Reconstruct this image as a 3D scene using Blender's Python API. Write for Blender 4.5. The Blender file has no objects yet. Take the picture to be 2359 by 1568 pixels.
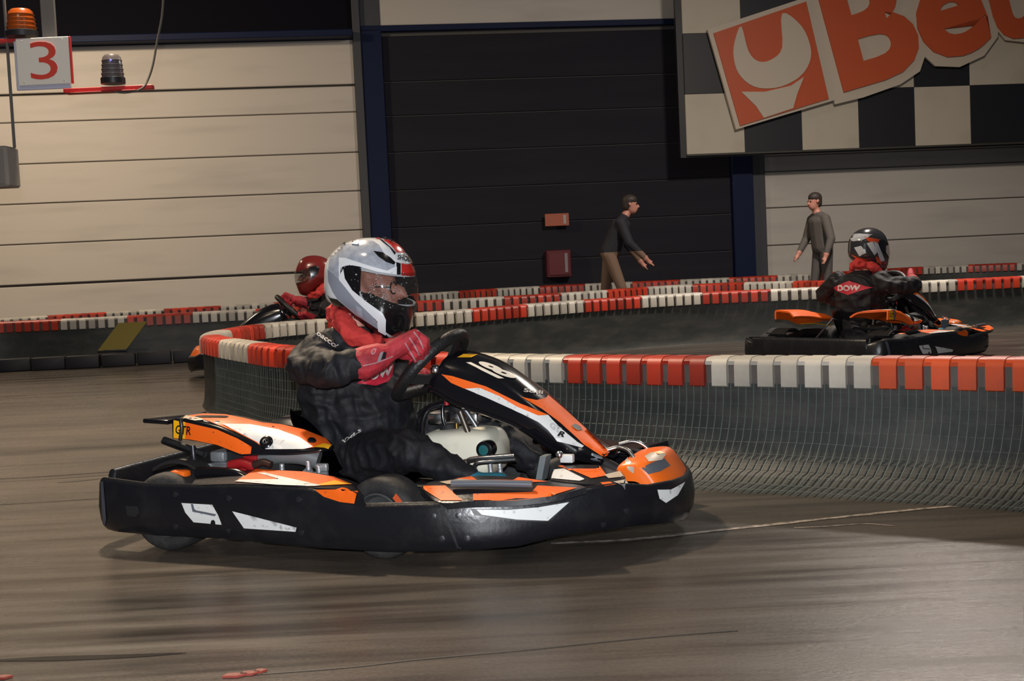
import bpy, bmesh, math, random
from mathutils import Vector, Matrix, noise
from mathutils.bvhtree import BVHTree
random.seed(7)
V = Vector
SC = bpy.context.scene
COL = SC.collection

# ------------------------------------------------------------------ camera
F, CX, CY, H = 3000.0, 1179.5, 784.0, 1.06
ROLL, PITCH = math.atan(.0465), math.atan(194/3000)
FW = V((0, math.cos(PITCH), -math.sin(PITCH)))
U0 = V((0, math.sin(PITCH), math.cos(PITCH)))
RT = V((math.cos(ROLL), 0, 0)) - U0*math.sin(ROLL)
UP = V((math.sin(ROLL), 0, 0)) + U0*math.cos(ROLL)
CAM = V((0, 0, H))
cd = bpy.data.cameras.new('camera')
cd.sensor_width = 36; cd.lens = F/2359*36; cd.clip_end = 200; cd.clip_start = .05
cam = bpy.data.objects.new('camera', cd); COL.objects.link(cam)
m3 = Matrix((RT, UP, -FW)).transposed()
cam.matrix_world = Matrix.Translation(CAM) @ m3.to_4x4()
SC.camera = cam

# ------------------------------------------------------------------ world and lights
w = bpy.data.worlds.new('hall_air'); SC.world = w; w.use_nodes = True
w.node_tree.nodes['Background'].inputs[0].default_value = (.80, .84, 1.0, 1)
w.node_tree.nodes['Background'].inputs[1].default_value = .045
def area(name, loc, target, size, energy, col, shape='DISK', spread=None):
    l = bpy.data.lights.new(name, 'AREA'); l.shape = shape; l.size = size; l.energy = energy; l.color = col
    if spread: l.spread = spread
    o = bpy.data.objects.new(name, l); COL.objects.link(o); o.location = loc
    o.rotation_euler = (V(target)-V(loc)).to_track_quat('-Z', 'Y').to_euler()
    return o
WARM = (1, .80, .58)
area('hall_lamp_key', (-2.3, 8.1, 5.4), (-1.6, 6.0, 0), .40, 540, WARM)
area('hall_lamp_left', (-7.5, 16.5, 6.0), (-6.5, 19.5, 0), .8, 330, WARM)
area('fill_light_right', (4.5, 13.5, 6.0), (4.5, 14.5, 0), .8, 560, (1, .89, .78))  # unseen fill added to brighten the right side of the hall
area('fill_light_front', (2.6, 3.0, 6.0), (2.2, 4.0, 0), .8, 18, (1, .88, .76))  # weak unseen fill added over the right foreground
area('fill_light_corner', (-3.4, 3.2, 6.0), (-3.2, 3.6, 0), .8, 65, WARM)  # unseen fill added over the left foreground
fl_ = bpy.data.lights.new('camera_flash', 'SPOT'); fl_.energy = 950; fl_.color = (.93, .96, 1); fl_.spot_size = math.radians(62); fl_.spot_blend = .6; fl_.shadow_soft_size = .03
flo = bpy.data.objects.new('camera_flash', fl_); COL.objects.link(flo); flo.location = (-.01, -.02, H+.13)
flo.rotation_euler = V((-.06, 1, -.04)).to_track_quat('-Z', 'Y').to_euler()
SC.view_settings.view_transform = 'Standard'; SC.view_settings.look = 'None'
SC.view_settings.gamma = 1; SC.view_settings.use_curve_mapping = False
SC.view_settings.exposure = 0.0

# ------------------------------------------------------------------ geometry of the place, in metres
def ray(px, py): return FW + RT*((px-CX)/F) - UP*((py-CY)/F)
def flat(px, py, z=0.0):
    r = ray(px, py); return CAM + r*((z-H)/r.z)
def at(px, py, d):
    r = ray(px, py); return CAM + r*(d/r.y)
PSI = math.radians(22)
KF = V((math.cos(PSI), -math.sin(PSI), 0)); KL = V((math.sin(PSI), math.cos(PSI), 0))
KO = V((-1.1225, 5.5462, 0))
KM = Matrix.Translation(KO) @ Matrix.Rotation(-PSI, 4, 'Z')
KMI = KM.inverted()
def K(px, py, lat):
    "point of the kart (forward, left, up) seen at a pixel of the photo, on the plane a given distance off its centreline"
    r = ray(px, py); t = (lat-(CAM-KO).dot(KL))/r.dot(KL); p = CAM+r*t-KO
    return V((p.dot(KF), lat, p.z))
WTH = math.radians(7.15); WT = V((math.cos(WTH), math.sin(WTH), 0)); WN = V((math.sin(WTH), -math.cos(WTH), 0)); WO = V((0, 22.4, 0))
def WP(px, py, off=0.0):
    "(along, up) on the back wall, or on a plane a little in front of it"
    r = ray(px, py); t = (off-(CAM-WO).dot(WN))/r.dot(WN); p = CAM+r*t-WO
    return p.dot(WT), p.z
def wall_matrix(): return Matrix.Translation(WO) @ Matrix.Rotation(WTH, 4, 'Z')   # local x along, -y into the hall

# ------------------------------------------------------------------ materials
MATS = {}
def M(name, col, rough=.5, metal=0.0, dirt=None, bump=None, coat=0.0, alpha=None, vary=0.0, spec=None, emit=None, trans=None):
    if name in MATS: return MATS[name]
    m = bpy.data.materials.new(name); m.use_nodes = True
    nt = m.node_tree; b = nt.nodes['Principled BSDF']; L = nt.links.new
    b.inputs['Base Color'].default_value = (*col, 1); b.inputs['Roughness'].default_value = rough
    b.inputs['Metallic'].default_value = metal; b.inputs['Coat Weight'].default_value = coat
    if spec is not None: b.inputs['Specular IOR Level'].default_value = spec
    if alpha is not None: b.inputs['Alpha'].default_value = alpha
    if trans is not None: b.inputs['Transmission Weight'].default_value = trans
    if emit:
        b.inputs['Emission Color'].default_value = (*emit[0], 1); b.inputs['Emission Strength'].default_value = emit[1]
    tc = nt.nodes.new('ShaderNodeTexCoord')
    src = None
    if dirt:  # (colour, scale, low, high, strength[, stretch])
        n = nt.nodes.new('ShaderNodeTexNoise'); n.inputs['Scale'].default_value = dirt[1]; n.inputs['Detail'].default_value = 6
        if len(dirt) > 5:
            mp = nt.nodes.new('ShaderNodeMapping'); mp.inputs['Scale'].default_value = dirt[5]; L(tc.outputs['Object'], mp.inputs[0]); L(mp.outputs[0], n.inputs['Vector'])
        else: L(tc.outputs['Object'], n.inputs['Vector'])
        r = nt.nodes.new('ShaderNodeMapRange'); r.inputs[1].default_value = dirt[2]; r.inputs[2].default_value = dirt[3]; r.inputs[4].default_value = dirt[4]
        L(n.outputs[0], r.inputs[0])
        x = nt.nodes.new('ShaderNodeMix'); x.data_type = 'RGBA'; x.inputs[6].default_value = (*col, 1); x.inputs[7].default_value = (*dirt[0], 1)
        L(r.outputs[0], x.inputs[0]); src = x.outputs[2]
    if vary:
        oi = nt.nodes.new('ShaderNodeObjectInfo'); r = nt.nodes.new('ShaderNodeMapRange'); r.inputs[3].default_value = 1-vary; r.inputs[4].default_value = 1+vary*.4
        L(oi.outputs['Random'], r.inputs[0])
        h = nt.nodes.new('ShaderNodeHueSaturation'); L(r.outputs[0], h.inputs['Value'])
        if src: L(src, h.inputs['Color'])
        else: h.inputs['Color'].default_value = (*col, 1)
        src = h.outputs[0]
    if src: L(src, b.inputs['Base Color'])
    if bump:  # (scale, strength[, stretch])
        n = nt.nodes.new('ShaderNodeTexNoise'); n.inputs['Scale'].default_value = bump[0]; n.inputs['Detail'].default_value = 5
        if len(bump) > 2:
            mp = nt.nodes.new('ShaderNodeMapping'); mp.inputs['Scale'].default_value = bump[2]; L(tc.outputs['Object'], mp.inputs[0]); L(mp.outputs[0], n.inputs['Vector'])
        else: L(tc.outputs['Object'], n.inputs['Vector'])
        bp = nt.nodes.new('ShaderNodeBump'); bp.inputs['Strength'].default_value = bump[1]; bp.inputs['Distance'].default_value = .01
        L(n.outputs[0], bp.inputs['Height']); L(bp.outputs[0], b.inputs['Normal'])
    MATS[name] = m; return m

black_pl = M('black_plastic', (.007, .0075, .010), .30, dirt=((.03, .028, .027), 9, .5, .8, .4), bump=(60, .10), spec=.55)
black_gl = M('black_gloss', (.006, .006, .008), .18, spec=.6)
black_mt = M('black_matt', (.010, .010, .011), .7)
orange = M('orange_film', (.83, .125, .008), .5, dirt=((.12, .04, .02), 55, .63, .70, .75), spec=.3)
orange2 = M('orange_plain', (.86, .15, .010), .4)
white_f = M('white_film', (.66, .67, .66), .40, dirt=((.16, .15, .14), 45, .60, .72, .65), coat=.08)
yellow_f = M('yellow_film', (.85, .42, .01), .38)
cream_f = M('cream_film', (.50, .42, .33), .4)
grey_f = M('grey_film', (.10, .11, .13), .35)
black_f = M('black_film', (.008, .008, .008), .4)
chrome = M('chrome', (.78, .79, .80), .24, 1)
steel = M('dull_steel', (.30, .31, .32), .38, .9)
alu = M('cast_aluminium', (.42, .44, .46), .45, .7, bump=(120, .2))
dark_steel = M('dark_steel', (.05, .05, .055), .35, .7)
tyre_m = M('tyre_rubber', (.014, .014, .015), .75, dirt=((.05, .045, .04), 14, .45, .7, .7), bump=(50, .3))
red_pt = M('red_paint', (.33, .012, .015), .4)
teal = M('teal_shoe', (.015, .14, .20), .6)
tank_m = M('milky_plastic', (.72, .70, .58), .42, dirt=((.42, .34, .20), 7, .52, .75, .6))
suit_m = M('black_suit', (.0065, .007, .0095), .68, bump=(45, .35), dirt=((.013, .013, .016), 7, .45, .75, .6), spec=.35)
suit_trim = M('suit_print', (.55, .52, .48), .6)
glove_m = M('red_glove', (.42, .022, .035), .7, dirt=((.17, .01, .018), 22, .45, .75, .8), bump=(70, .3))
glove_trim = M('glove_piping', (.36, .20, .21), .6)
scarf_m = M('red_scarf', (.52, .035, .03), .85, bump=(40, .4))
skin_m = M('skin', (.46, .20, .145), .5)
helm_w = M('helmet_white', (.60, .62, .66), .16, coat=.8, dirt=((.42, .43, .46), 60, .58, .66, .6))
helm_g = M('helmet_grey', (.36, .39, .45), .18, coat=.8, dirt=((.26, .28, .32), 40, .45, .6, .6))
helm_p = M('helmet_pearl', (.70, .72, .75), .16, coat=.8)
helm_s = M('helmet_dark_grey', (.24, .26, .31), .2, coat=.8)  # darker grey of the helmet's side panel
helm_r = M('helmet_red', (.62, .025, .018), .2, coat=.8)
helm_b = M('helmet_black', (.006, .006, .007), .2, coat=.6)
lens_m = M('clear_lens', (.5, .55, .55), .05, alpha=.25)

def visor_material():
    m = bpy.data.materials.new('wet_visor'); m.use_nodes = True; nt = m.node_tree; b = nt.nodes['Principled BSDF']; L = nt.links.new
    b.inputs['Base Color'].default_value = (.03, .028, .026, 1); b.inputs['Roughness'].default_value = .08
    b.inputs['Alpha'].default_value = .30; b.inputs['Specular IOR Level'].default_value = .8
    tc = nt.nodes.new('ShaderNodeTexCoord'); v = nt.nodes.new('ShaderNodeTexVoronoi'); v.inputs['Scale'].default_value = 95
    L(tc.outputs['Object'], v.inputs['Vector'])
    r = nt.nodes.new('ShaderNodeMapRange'); r.inputs[1].default_value = 0; r.inputs[2].default_value = .42; r.inputs[3].default_value = 1; r.inputs[4].default_value = 0
    L(v.outputs['Distance'], r.inputs[0])
    bp = nt.nodes.new('ShaderNodeBump'); bp.inputs['Strength'].default_value = 1.0; bp.inputs['Distance'].default_value = .004
    L(r.outputs[0], bp.inputs['Height']); L(bp.outputs[0], b.inputs['Normal'])
    return m
visor_m = visor_material()

# ------------------------------------------------------------------ mesh helpers
def link(name, me, mat=None, parent=None, kind=None, smooth=None):
    o = bpy.data.objects.new(name, me); COL.objects.link(o)
    if mat is not None and not me.materials: me.materials.append(mat)
    if parent is not None: o.parent = parent
    if kind: o['kind'] = kind
    if smooth is not None: shade(me, smooth)
    return o
def shade(me, ang):
    me.polygons.foreach_set('use_smooth', [True]*len(me.polygons))
    if ang < 170:
        bm = bmesh.new(); bm.from_mesh(me)
        for e in bm.edges:
            if len(e.link_faces) == 2 and e.calc_face_angle(0) > math.radians(ang): e.smooth = False
        bm.to_mesh(me); bm.free()
def fin(bm, name, mat, parent=None, smooth=35, kind=None, bevel=0, seg=2):
    if bevel:
        es = [e for e in bm.edges if len(e.link_faces) == 2 and e.calc_face_angle(0) > .5]
        bmesh.ops.bevel(bm, geom=es, offset=bevel, segments=seg, affect='EDGES', profile=.5, clamp_overlap=True)
    bmesh.ops.recalc_face_normals(bm, faces=bm.faces)
    me = bpy.data.meshes.new(name); bm.to_mesh(me); bm.free()
    return link(name, me, mat, parent, kind, smooth)
def tag(o, label, cat, group=None, kind=None):
    if label: o['label'] = label
    if cat: o['category'] = cat
    if group: o['group'] = group
    if kind: o['kind'] = kind
    return o
def empty(name, mat=None, loc=(0, 0, 0)):
    o = bpy.data.objects.new(name, None); COL.objects.link(o); o.empty_display_size = .2
    if mat is not None: o.matrix_world = mat
    else: o.location = loc
    return o
def box(bm, c, s, rot=None):
    r = bmesh.ops.create_cube(bm, size=1)
    mt = Matrix.Translation(V(c)) @ (rot.to_4x4() if rot else Matrix()) @ Matrix.Diagonal((*s, 1))
    bmesh.ops.transform(bm, matrix=mt, verts=r['verts']); return r['verts']
def catmull(pts, n, closed=False):
    pts = [V(p) for p in pts]; out = []; N = len(pts)
    segs = N if closed else N-1
    for i in range(segs):
        if closed: p0, p1, p2, p3 = (pts[(i+k-1) % N] for k in range(4))
        else:
            p1, p2 = pts[i], pts[i+1]; p0 = pts[i-1] if i else p1*2-p2; p3 = pts[i+2] if i+2 < N else p2*2-p1
        for j in range(n):
            t = j/n; out.append(.5*((2*p1)+(p2-p0)*t+(2*p0-5*p1+4*p2-p3)*t*t+(3*p1-p0-3*p2+p3)*t**3))
    if not closed: out.append(pts[-1])
    return out
def tube(bm, pts, r, seg=8, closed=False, cap=True):
    pts = [V(p) for p in pts]; N = len(pts); rings = []
    rr = r if isinstance(r, (list, tuple)) else [r]*N
    prev = None
    for i, p in enumerate(pts):
        if closed: t = pts[(i+1) % N]-pts[i-1]
        else: t = pts[min(i+1, N-1)]-pts[max(i-1, 0)]
        t.normalize()
        if prev is None:
            a = V((0, 0, 1)) if abs(t.z) < .9 else V((1, 0, 0)); u = t.cross(a).normalized()
        else: u = (prev-t*prev.dot(t)).normalized()
        prev = u; v = t.cross(u)
        rings.append([bm.verts.new(p+(u*math.cos(2*math.pi*k/seg)+v*math.sin(2*math.pi*k/seg))*rr[i]) for k in range(seg)])
    for i in range(N if closed else N-1):
        A, B = rings[i], rings[(i+1) % N]
        for k in range(seg): bm.faces.new((A[k], A[(k+1) % seg], B[(k+1) % seg], B[k]))
    if cap and not closed:
        bm.faces.new(rings[0][::-1]); bm.faces.new(rings[-1])
def tube_obj(name, pts, r, mat, parent, seg=10, smoothn=0, closed=False):
    bm = bmesh.new(); tube(bm, catmull(pts, smoothn, closed) if smoothn else pts, r, seg, closed); return fin(bm, name, mat, parent, 50)
def lathe(bm, prof, axis_m, seg=32, close=True):
    "prof: (radius, along). axis_m maps local z to the axis"
    rings = []
    for r, h in prof:
        rings.append([bm.verts.new(axis_m @ V((r*math.cos(2*math.pi*k/seg), r*math.sin(2*math.pi*k/seg), h))) for k in range(seg)])
    for A, B in zip(rings, rings[1:]):
        for k in range(seg): bm.faces.new((A[k], A[(k+1) % seg], B[(k+1) % seg], B[k]))
    if close:
        for R_ in (rings[0][::-1], rings[-1]):
            if prof[0][0] > 1e-5: bm.faces.new(R_)
def loft(bm, secs, closed=True, caps=True):
    vs = [[bm.verts.new(p) for p in s] for s in secs]
    n = len(vs[0])
    for A, B in zip(vs, vs[1:]):
        for k in range(n if closed else n-1): bm.faces.new((A[k], A[(k+1) % n], B[(k+1) % n], B[k]))
    if caps and closed: bm.faces.new(vs[0][::-1]); bm.faces.new(vs[-1])
    return vs
def resec(secs, nu, closed=False, nv=0):
    "smooth a list of sections along their length (nu steps per gap) and, if nv, around"
    cols = list(zip(*secs)); cols = [catmull(c, nu) for c in cols]
    out = [list(s) for s in zip(*cols)]
    if nv: out = [catmull(s, nv, closed) for s in out]
    return out
def prism(bm, poly, d0, d1, fn):
    "poly of 2D points, extruded between d0 and d1; fn(u, v, d) gives the 3D point"
    A = [bm.verts.new(fn(u, v, d0)) for u, v in poly]; B = [bm.verts.new(fn(u, v, d1)) for u, v in poly]
    n = len(poly); bm.faces.new(A[::-1]); bm.faces.new(B)
    for k in range(n): bm.faces.new((A[k], A[(k+1) % n], B[(k+1) % n], B[k]))
def lin(tab, x):
    if x <= tab[0][0]: return tab[0][1]
    for (x0, y0), (x1, y1) in zip(tab, tab[1:]):
        if x <= x1: return y0+(y1-y0)*(x-x0)/(x1-x0)
    return tab[-1][1]
_ico = None
def ico():
    global _ico
    if _ico is None:
        b = bmesh.new(); bmesh.ops.create_icosphere(b, subdivisions=2, radius=1); _ico = [v.co.copy() for v in b.verts]; b.free()
    return _ico
def hull(bm, balls):
    vs = []
    for c, r in balls:
        rr = V(r) if hasattr(r, '__len__') else V((r, r, r))
        for p in ico(): vs.append(bm.verts.new(V(c)+V((p.x*rr.x, p.y*rr.y, p.z*rr.z))))
    res = bmesh.ops.convex_hull(bm, input=vs)
    bmesh.ops.delete(bm, geom=list({g for g in res['geom_interior']+res['geom_unused'] if isinstance(g, bmesh.types.BMVert)}), context='VERTS')
def blob(name, hulls, voxel, smooth=6, wr=None, fac=.5):
    "one continuous skin over overlapping rounded volumes"
    bm = bmesh.new()
    for h in hulls: hull(bm, h)
    me = bpy.data.meshes.new('tmp'); bm.to_mesh(me); bm.free()
    o = bpy.data.objects.new('tmp', me); COL.objects.link(o)
    r = o.modifiers.new('r', 'REMESH'); r.mode = 'VOXEL'; r.voxel_size = voxel
    s = o.modifiers.new('s', 'SMOOTH'); s.iterations = smooth; s.factor = fac
    dg = bpy.context.evaluated_depsgraph_get(); out = bpy.data.meshes.new_from_object(o.evaluated_get(dg), depsgraph=dg)
    bpy.data.objects.remove(o); bpy.data.meshes.remove(me); out.name = name
    if wr:
        sc, amp = wr
        out.calc_loop_triangles() if False else None
        ns = [v.normal.copy() for v in out.vertices]
        for v, n in zip(out.vertices, ns):
            c = v.co
            w_ = noise.noise_vector(c*5)*.05; e = c+w_
            d = abs(noise.noise(V((e.x*sc*.8+e.z*sc*.5, e.y*sc*.6, e.z*sc*1.3-e.x*sc*.3))))+.6*abs(noise.noise(V((e.x*sc*1.9+9, e.y*sc*1.4, e.z*sc*1.2+e.x*sc*.8))))
            v.co = c+n*(amp*(.55-2.0*d))
    out.polygons.foreach_set('use_smooth', [True]*len(out.polygons))
    return out
def frame_to(d, up=V((0, 0, 1))):
    z = V(d).normalized(); x = up.cross(z)
    if x.length < 1e-4: x = V((1, 0, 0))
    x.normalize(); y = z.cross(x); return Matrix((x, y, z)).transposed()

# stickers: a thin film that follows the surface it is stuck on
def bvh(*objs):
    bm = bmesh.new()
    for o in objs: bm.from_mesh(o.data)
    t = BVHTree.FromBMesh(bm); bm.free(); return t
def cam_shooter(inv):
    o = inv @ CAM; r3 = inv.to_3x3()
    return lambda u, v: (o, (r3 @ ray(u, v)).normalized())
def ortho_shooter(orig, ux, uy, dr):
    return lambda u, v: (V(orig)+V(ux)*u+V(uy)*v, V(dr).normalized())
def film_bm(bm2, tree, shoot, off, step):
    vs = list(bm2.verts)
    lo = V((min(v.co.x for v in vs), min(v.co.y for v in vs))); hi = V((max(v.co.x for v in vs), max(v.co.y for v in vs)))
    if step:
        for ax in (0, 1):
            k = lo[ax]+step
            while k < hi[ax]:
                pc = V((k, 0, 0)) if ax == 0 else V((0, k, 0)); pn = V((1, 0, 0)) if ax == 0 else V((0, 1, 0))
                bmesh.ops.bisect_plane(bm2, geom=list(bm2.verts)+list(bm2.edges)+list(bm2.faces), plane_co=pc, plane_no=pn); k += step
    hits = {}; ds = []
    for v in bm2.verts:
        o, d = shoot(v.co.x, v.co.y); h = tree.ray_cast(o, d)
        if h[0] is not None: hits[v] = (h[0], h[1] if h[1].dot(d) < 0 else -h[1]); ds.append(h[3])
    if not ds: return False
    ds.sort(); md = ds[len(ds)//2]
    for v in bm2.verts:
        o, d = shoot(v.co.x, v.co.y)
        if v in hits and abs((hits[v][0]-o).length-md) < .6: p, n = hits[v]
        else:
            q = tree.find_nearest(o+d*md); p, n = q[0], q[1]
            if n.dot(d) > 0: n = -n
        v.co = p+n*off
    bmesh.ops.triangulate(bm2, faces=list(bm2.faces))
    return True
def decal(name, poly, tree, mat, parent, off=.0022, step=12, shoot=None, mirror=False, label=None):
    bm = bmesh.new(); bm.faces.new([bm.verts.new((x, y, 0)) for x, y in poly])
    ok = film_bm(bm, tree, shoot or MAINSHOOT, off, step)
    if not ok: bm.free(); print('decal missed', name); return None
    me = bpy.data.meshes.new(name); bm.to_mesh(me); bm.free()
    o = link(name, me, mat, parent, smooth=180)
    if label: o['label'] = label
    if mirror:
        m2 = me.copy(); m2.transform(Matrix.Diagonal((1, -1, 1, 1))); m2.flip_normals(); link(name, m2, mat, parent)
    return o
def text_mesh(s, shear=0.0, bold=.0):
    c = bpy.data.curves.new('t', 'FONT'); c.body = s; c.shear = shear; c.offset = bold; c.resolution_u = 4
    o = bpy.data.objects.new('t', c); COL.objects.link(o)
    dg = bpy.context.evaluated_depsgraph_get(); me = bpy.data.meshes.new_from_object(o.evaluated_get(dg), depsgraph=dg)
    bpy.data.objects.remove(o); bpy.data.curves.remove(c)
    xs = [v.co.x for v in me.vertices]; ys = [v.co.y for v in me.vertices]
    x0, x1, y0, y1 = min(xs), max(xs), min(ys), max(ys)
    for v in me.vertices: v.co = V(((v.co.x-x0)/(x1-x0), (v.co.y-y0)/(y1-y0), 0))
    return me
def text_film(name, s, org, xv, yv, tree, mat, parent, off=.0032, step=14, shoot=None, shear=0, bold=.02):
    me = text_mesh(s, shear, bold); bm = bmesh.new(); bm.from_mesh(me); bpy.data.meshes.remove(me)
    for v in bm.verts: v.co = V((org[0]+xv[0]*v.co.x+yv[0]*v.co.y, org[1]+xv[1]*v.co.x+yv[1]*v.co.y, 0))
    if not film_bm(bm, tree, shoot or MAINSHOOT, off, step): bm.free(); return None
    m2 = bpy.data.meshes.new(name); bm.to_mesh(m2); bm.free()
    return link(name, m2, mat, parent)
def text_solid(name, s, mtx, wd, ht, th, mat, parent, shear=0, bold=.0):
    "flat raised lettering: mtx maps (x right, y up, z out)"
    me = text_mesh(s, shear, bold); bm = bmesh.new(); bm.from_mesh(me); bpy.data.meshes.remove(me)
    bmesh.ops.remove_doubles(bm, verts=bm.verts, dist=1e-5)
    r = bmesh.ops.extrude_face_region(bm, geom=list(bm.faces))
    for g in r['geom']:
        if isinstance(g, bmesh.types.BMVert): g.co.z = 1
    for v in bm.verts: v.co = mtx @ V((v.co.x*wd, v.co.y*ht, v.co.z*th))
    return fin(bm, name, mat, parent, 30)
MAINSHOOT = cam_shooter(KMI)
def copy_tree(o, parent=None):
    c = o.copy(); COL.objects.link(c); c.parent = parent
    for ch in o.children: copy_tree(ch, c)
    return c

# ================================================================== THE HALL
def floor_material():
    m = bpy.data.materials.new('damp_asphalt'); m.use_nodes = True; nt = m.node_tree; b = nt.nodes['Principled BSDF']; L = nt.links.new
    tc = nt.nodes.new('ShaderNodeTexCoord')
    def nz(scale, stretch, det=6, rough=.55):
        mp = nt.nodes.new('ShaderNodeMapping'); mp.inputs['Scale'].default_value = stretch; L(tc.outputs['Object'], mp.inputs[0])
        n = nt.nodes.new('ShaderNodeTexNoise'); n.inputs['Scale'].default_value = scale; n.inputs['Detail'].default_value = det; n.inputs['Roughness'].default_value = rough
        L(mp.outputs[0], n.inputs['Vector']); return n.outputs[0]
    def ramp(src, a, b_, c, d):
        r = nt.nodes.new('ShaderNodeMapRange'); r.inputs[1].default_value = a; r.inputs[2].default_value = b_; r.inputs[3].default_value = c; r.inputs[4].default_value = d
        L(src, r.inputs[0]); return r.outputs[0]
    big = nz(1.1, (.55, 1.5, 1)); mid = nz(3.2, (.22, 2.6, 1)); fine = nz(90, (.8, 1, 1), 8, .7)
    x = nt.nodes.new('ShaderNodeMix'); x.data_type = 'RGBA'; x.inputs[6].default_value = (.094, .078, .063, 1); x.inputs[7].default_value = (.050, .044, .038, 1)
    L(ramp(big, .38, .66, 0, 1), x.inputs[0])
    y = nt.nodes.new('ShaderNodeMix'); y.data_type = 'RGBA'; y.inputs[7].default_value = (.024, .022, .021, 1); L(x.outputs[2], y.inputs[6])
    L(ramp(mid, .50, .74, 0, .8), y.inputs[0])
    z = nt.nodes.new('ShaderNodeMix'); z.data_type = 'RGBA'; z.blend_type = 'OVERLAY'; z.inputs[0].default_value = .35; L(y.outputs[2], z.inputs[6])
    cc = nt.nodes.new('ShaderNodeCombineColor'); [L(ramp(fine, .25, .75, .1, .9), cc.inputs[i]) for i in range(3)]; L(cc.outputs[0], z.inputs[7])
    L(z.outputs[2], b.inputs['Base Color'])
    L(ramp(mid, .35, .7, .34, .13), b.inputs['Roughness'])
    bp = nt.nodes.new('ShaderNodeBump'); bp.inputs['Strength'].default_value = .25; bp.inputs['Distance'].default_value = .004
    L(fine, bp.inputs['Height']); L(bp.outputs[0], b.inputs['Normal'])
    return m
bm = bmesh.new()
box(bm, (0, 14, -.05), (60, 40, .1))
floor = fin(bm, 'floor', floor_material(), None, 30, 'structure')
paint_m = M('worn_floor_paint', (.34, .29, .24), .6, dirt=((.09, .08, .07), 30, .42, .62, .9))
seam_m = M('tar_seam', (.018, .016, .015), .6)
def floor_strip(name, pxs, wid, mat, z=.002, taper=False):
    pts = [flat(*p) for p in pxs]; pts = catmull(pts, 5); bm = bmesh.new(); A = []
    for i, p in enumerate(pts):
        t = (pts[min(i+1, len(pts)-1)]-pts[max(i-1, 0)]).normalized(); n = V((-t.y, t.x, 0))
        k = wid*(.8+.4*noise.noise(p*3))*(1 if not taper else max(.04, math.sin(math.pi*(i+.3)/(len(pts)-.4))))
        A.append((bm.verts.new((p.x+n.x*k, p.y+n.y*k, z)), bm.verts.new((p.x-n.x*k, p.y-n.y*k, z))))
    for a, b in zip(A, A[1:]): bm.faces.new((a[0], a[1], b[1], b[0]))
    return fin(bm, name, mat, floor, 30)
floor_strip('painted_line', [(1270, 1252), (1450, 1243), (1700, 1217), (1950, 1190), (2150, 1170), (2290, 1160)], .018, paint_m)
floor_strip('painted_line', [(1830, 1216), (1900, 1213), (1990, 1207), (2060, 1212)], .006, paint_m)
floor_strip('tar_seam', [(-60, 1106), (120, 1096), (330, 1081)], .008, seam_m)
floor_strip('tar_seam', [(-60, 1113), (120, 1103), (330, 1088)], .006, seam_m)
floor_strip('tar_seam', [(-60, 1166), (120, 1155), (300, 1143)], .007, seam_m)
floor_strip('tar_seam', [(560, 1556), (800, 1538), (960, 1520), (1200, 1498), (1480, 1470), (1700, 1452)], .006, seam_m)
dark_patch_m = M('dark_patch', (.012, .011, .011), .22)
floor_strip('dark_patch', [(-40, 1522), (120, 1517), (280, 1512), (430, 1504)], .032, dark_patch_m, .0015, True)  # dark tapered streak across the bottom left of the floor
floor_strip('dark_patch', [(130, 1112), (180, 1107), (235, 1102)], .03, dark_patch_m, .0012, True)  # dark stain on the floor at the left
for px, py, sc in ((540, 1558, 1.0), (575, 1553, .8), (600, 1548, .5), (8, 1562, .7)):
    bm = bmesh.new(); p = flat(px, py)
    prism(bm, [(-.03*sc, -.01), (.01*sc, -.014), (.035*sc, .004), (.0, .013), (-.02*sc, .01)], .0, .006, lambda u, v, d: V((p.x+u, p.y+v, .001+d)))
    tag(fin(bm, 'plastic_shard', M('shard_red', (.20, .03, .02), .5), None, 30), {540: 'largest red plastic shard on the floor at the bottom edge', 575: 'middle red plastic shard on the floor at the bottom edge', 600: 'smallest red shard on the floor, at the start of the dark seam', 8: 'red plastic shard in the bottom left corner of the floor'}[px], 'shard', 'red plastic shards on the floor')

# ---- back wall: panels with joints, posts, black door
WM = wall_matrix()
wall_white = M('wall_panel_white', (.58, .53, .465), .55, dirt=((.40, .37, .33), 1.3, .5, .8, .6, (.4, 1, 3)), bump=(3, .05))
wall_grey = M('wall_panel_grey', (.36, .345, .33), .55, dirt=((.24, .23, .22), 1.4, .5, .8, .6, (.4, 1, 3)))
door_black = M('door_panel_black', (.019, .0182, .025), .8, dirt=((.025, .024, .031), 1.2, .45, .7, .7, (.4, 1, 3)), spec=.2)
navy = M('navy_steel', (.0028, .009, .042), .6, spec=.25)
slate = M('slate_post', (.055, .058, .066), .6)
joint_m = M('joint_dark', (.09, .085, .08), .8)
bm = bmesh.new(); box(bm, (0, .3, 4.5), (60, .3, 9.1)); wall = fin(bm, 'wall_back', joint_m, None, 30, 'structure'); wall.matrix_world = WM
def wpanel(name, s0, s1, z0, z1, mat, parent=wall, th=.06, y0=.15, bev=.012):
    bm = bmesh.new(); box(bm, ((s0+s1)/2, y0-th/2, (z0+z1)/2), (s1-s0, th, z1-z0)); return fin(bm, name, mat, parent, 30, None, bev, 1)
sL = WP(824, 300)[0]; sDl = WP(893, 350)[0]; sDr = WP(1690, 500)[0]; sR = WP(1752, 500)[0]; sFar = WP(2359, 400)[0]+2.5; sNear = WP(0, 400)[0]-2.5
G = .007
zl = [WP(410, y)[1] for y in (84+14, 206, 269, 364, 455, 547, 641)]   # joints of the left wall
zl = zl+[zl[-1]-(zl[-2]-zl[-1]), 0]
gl_ = [G]*len(zl); gl_[1] = gl_[6] = .018
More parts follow.
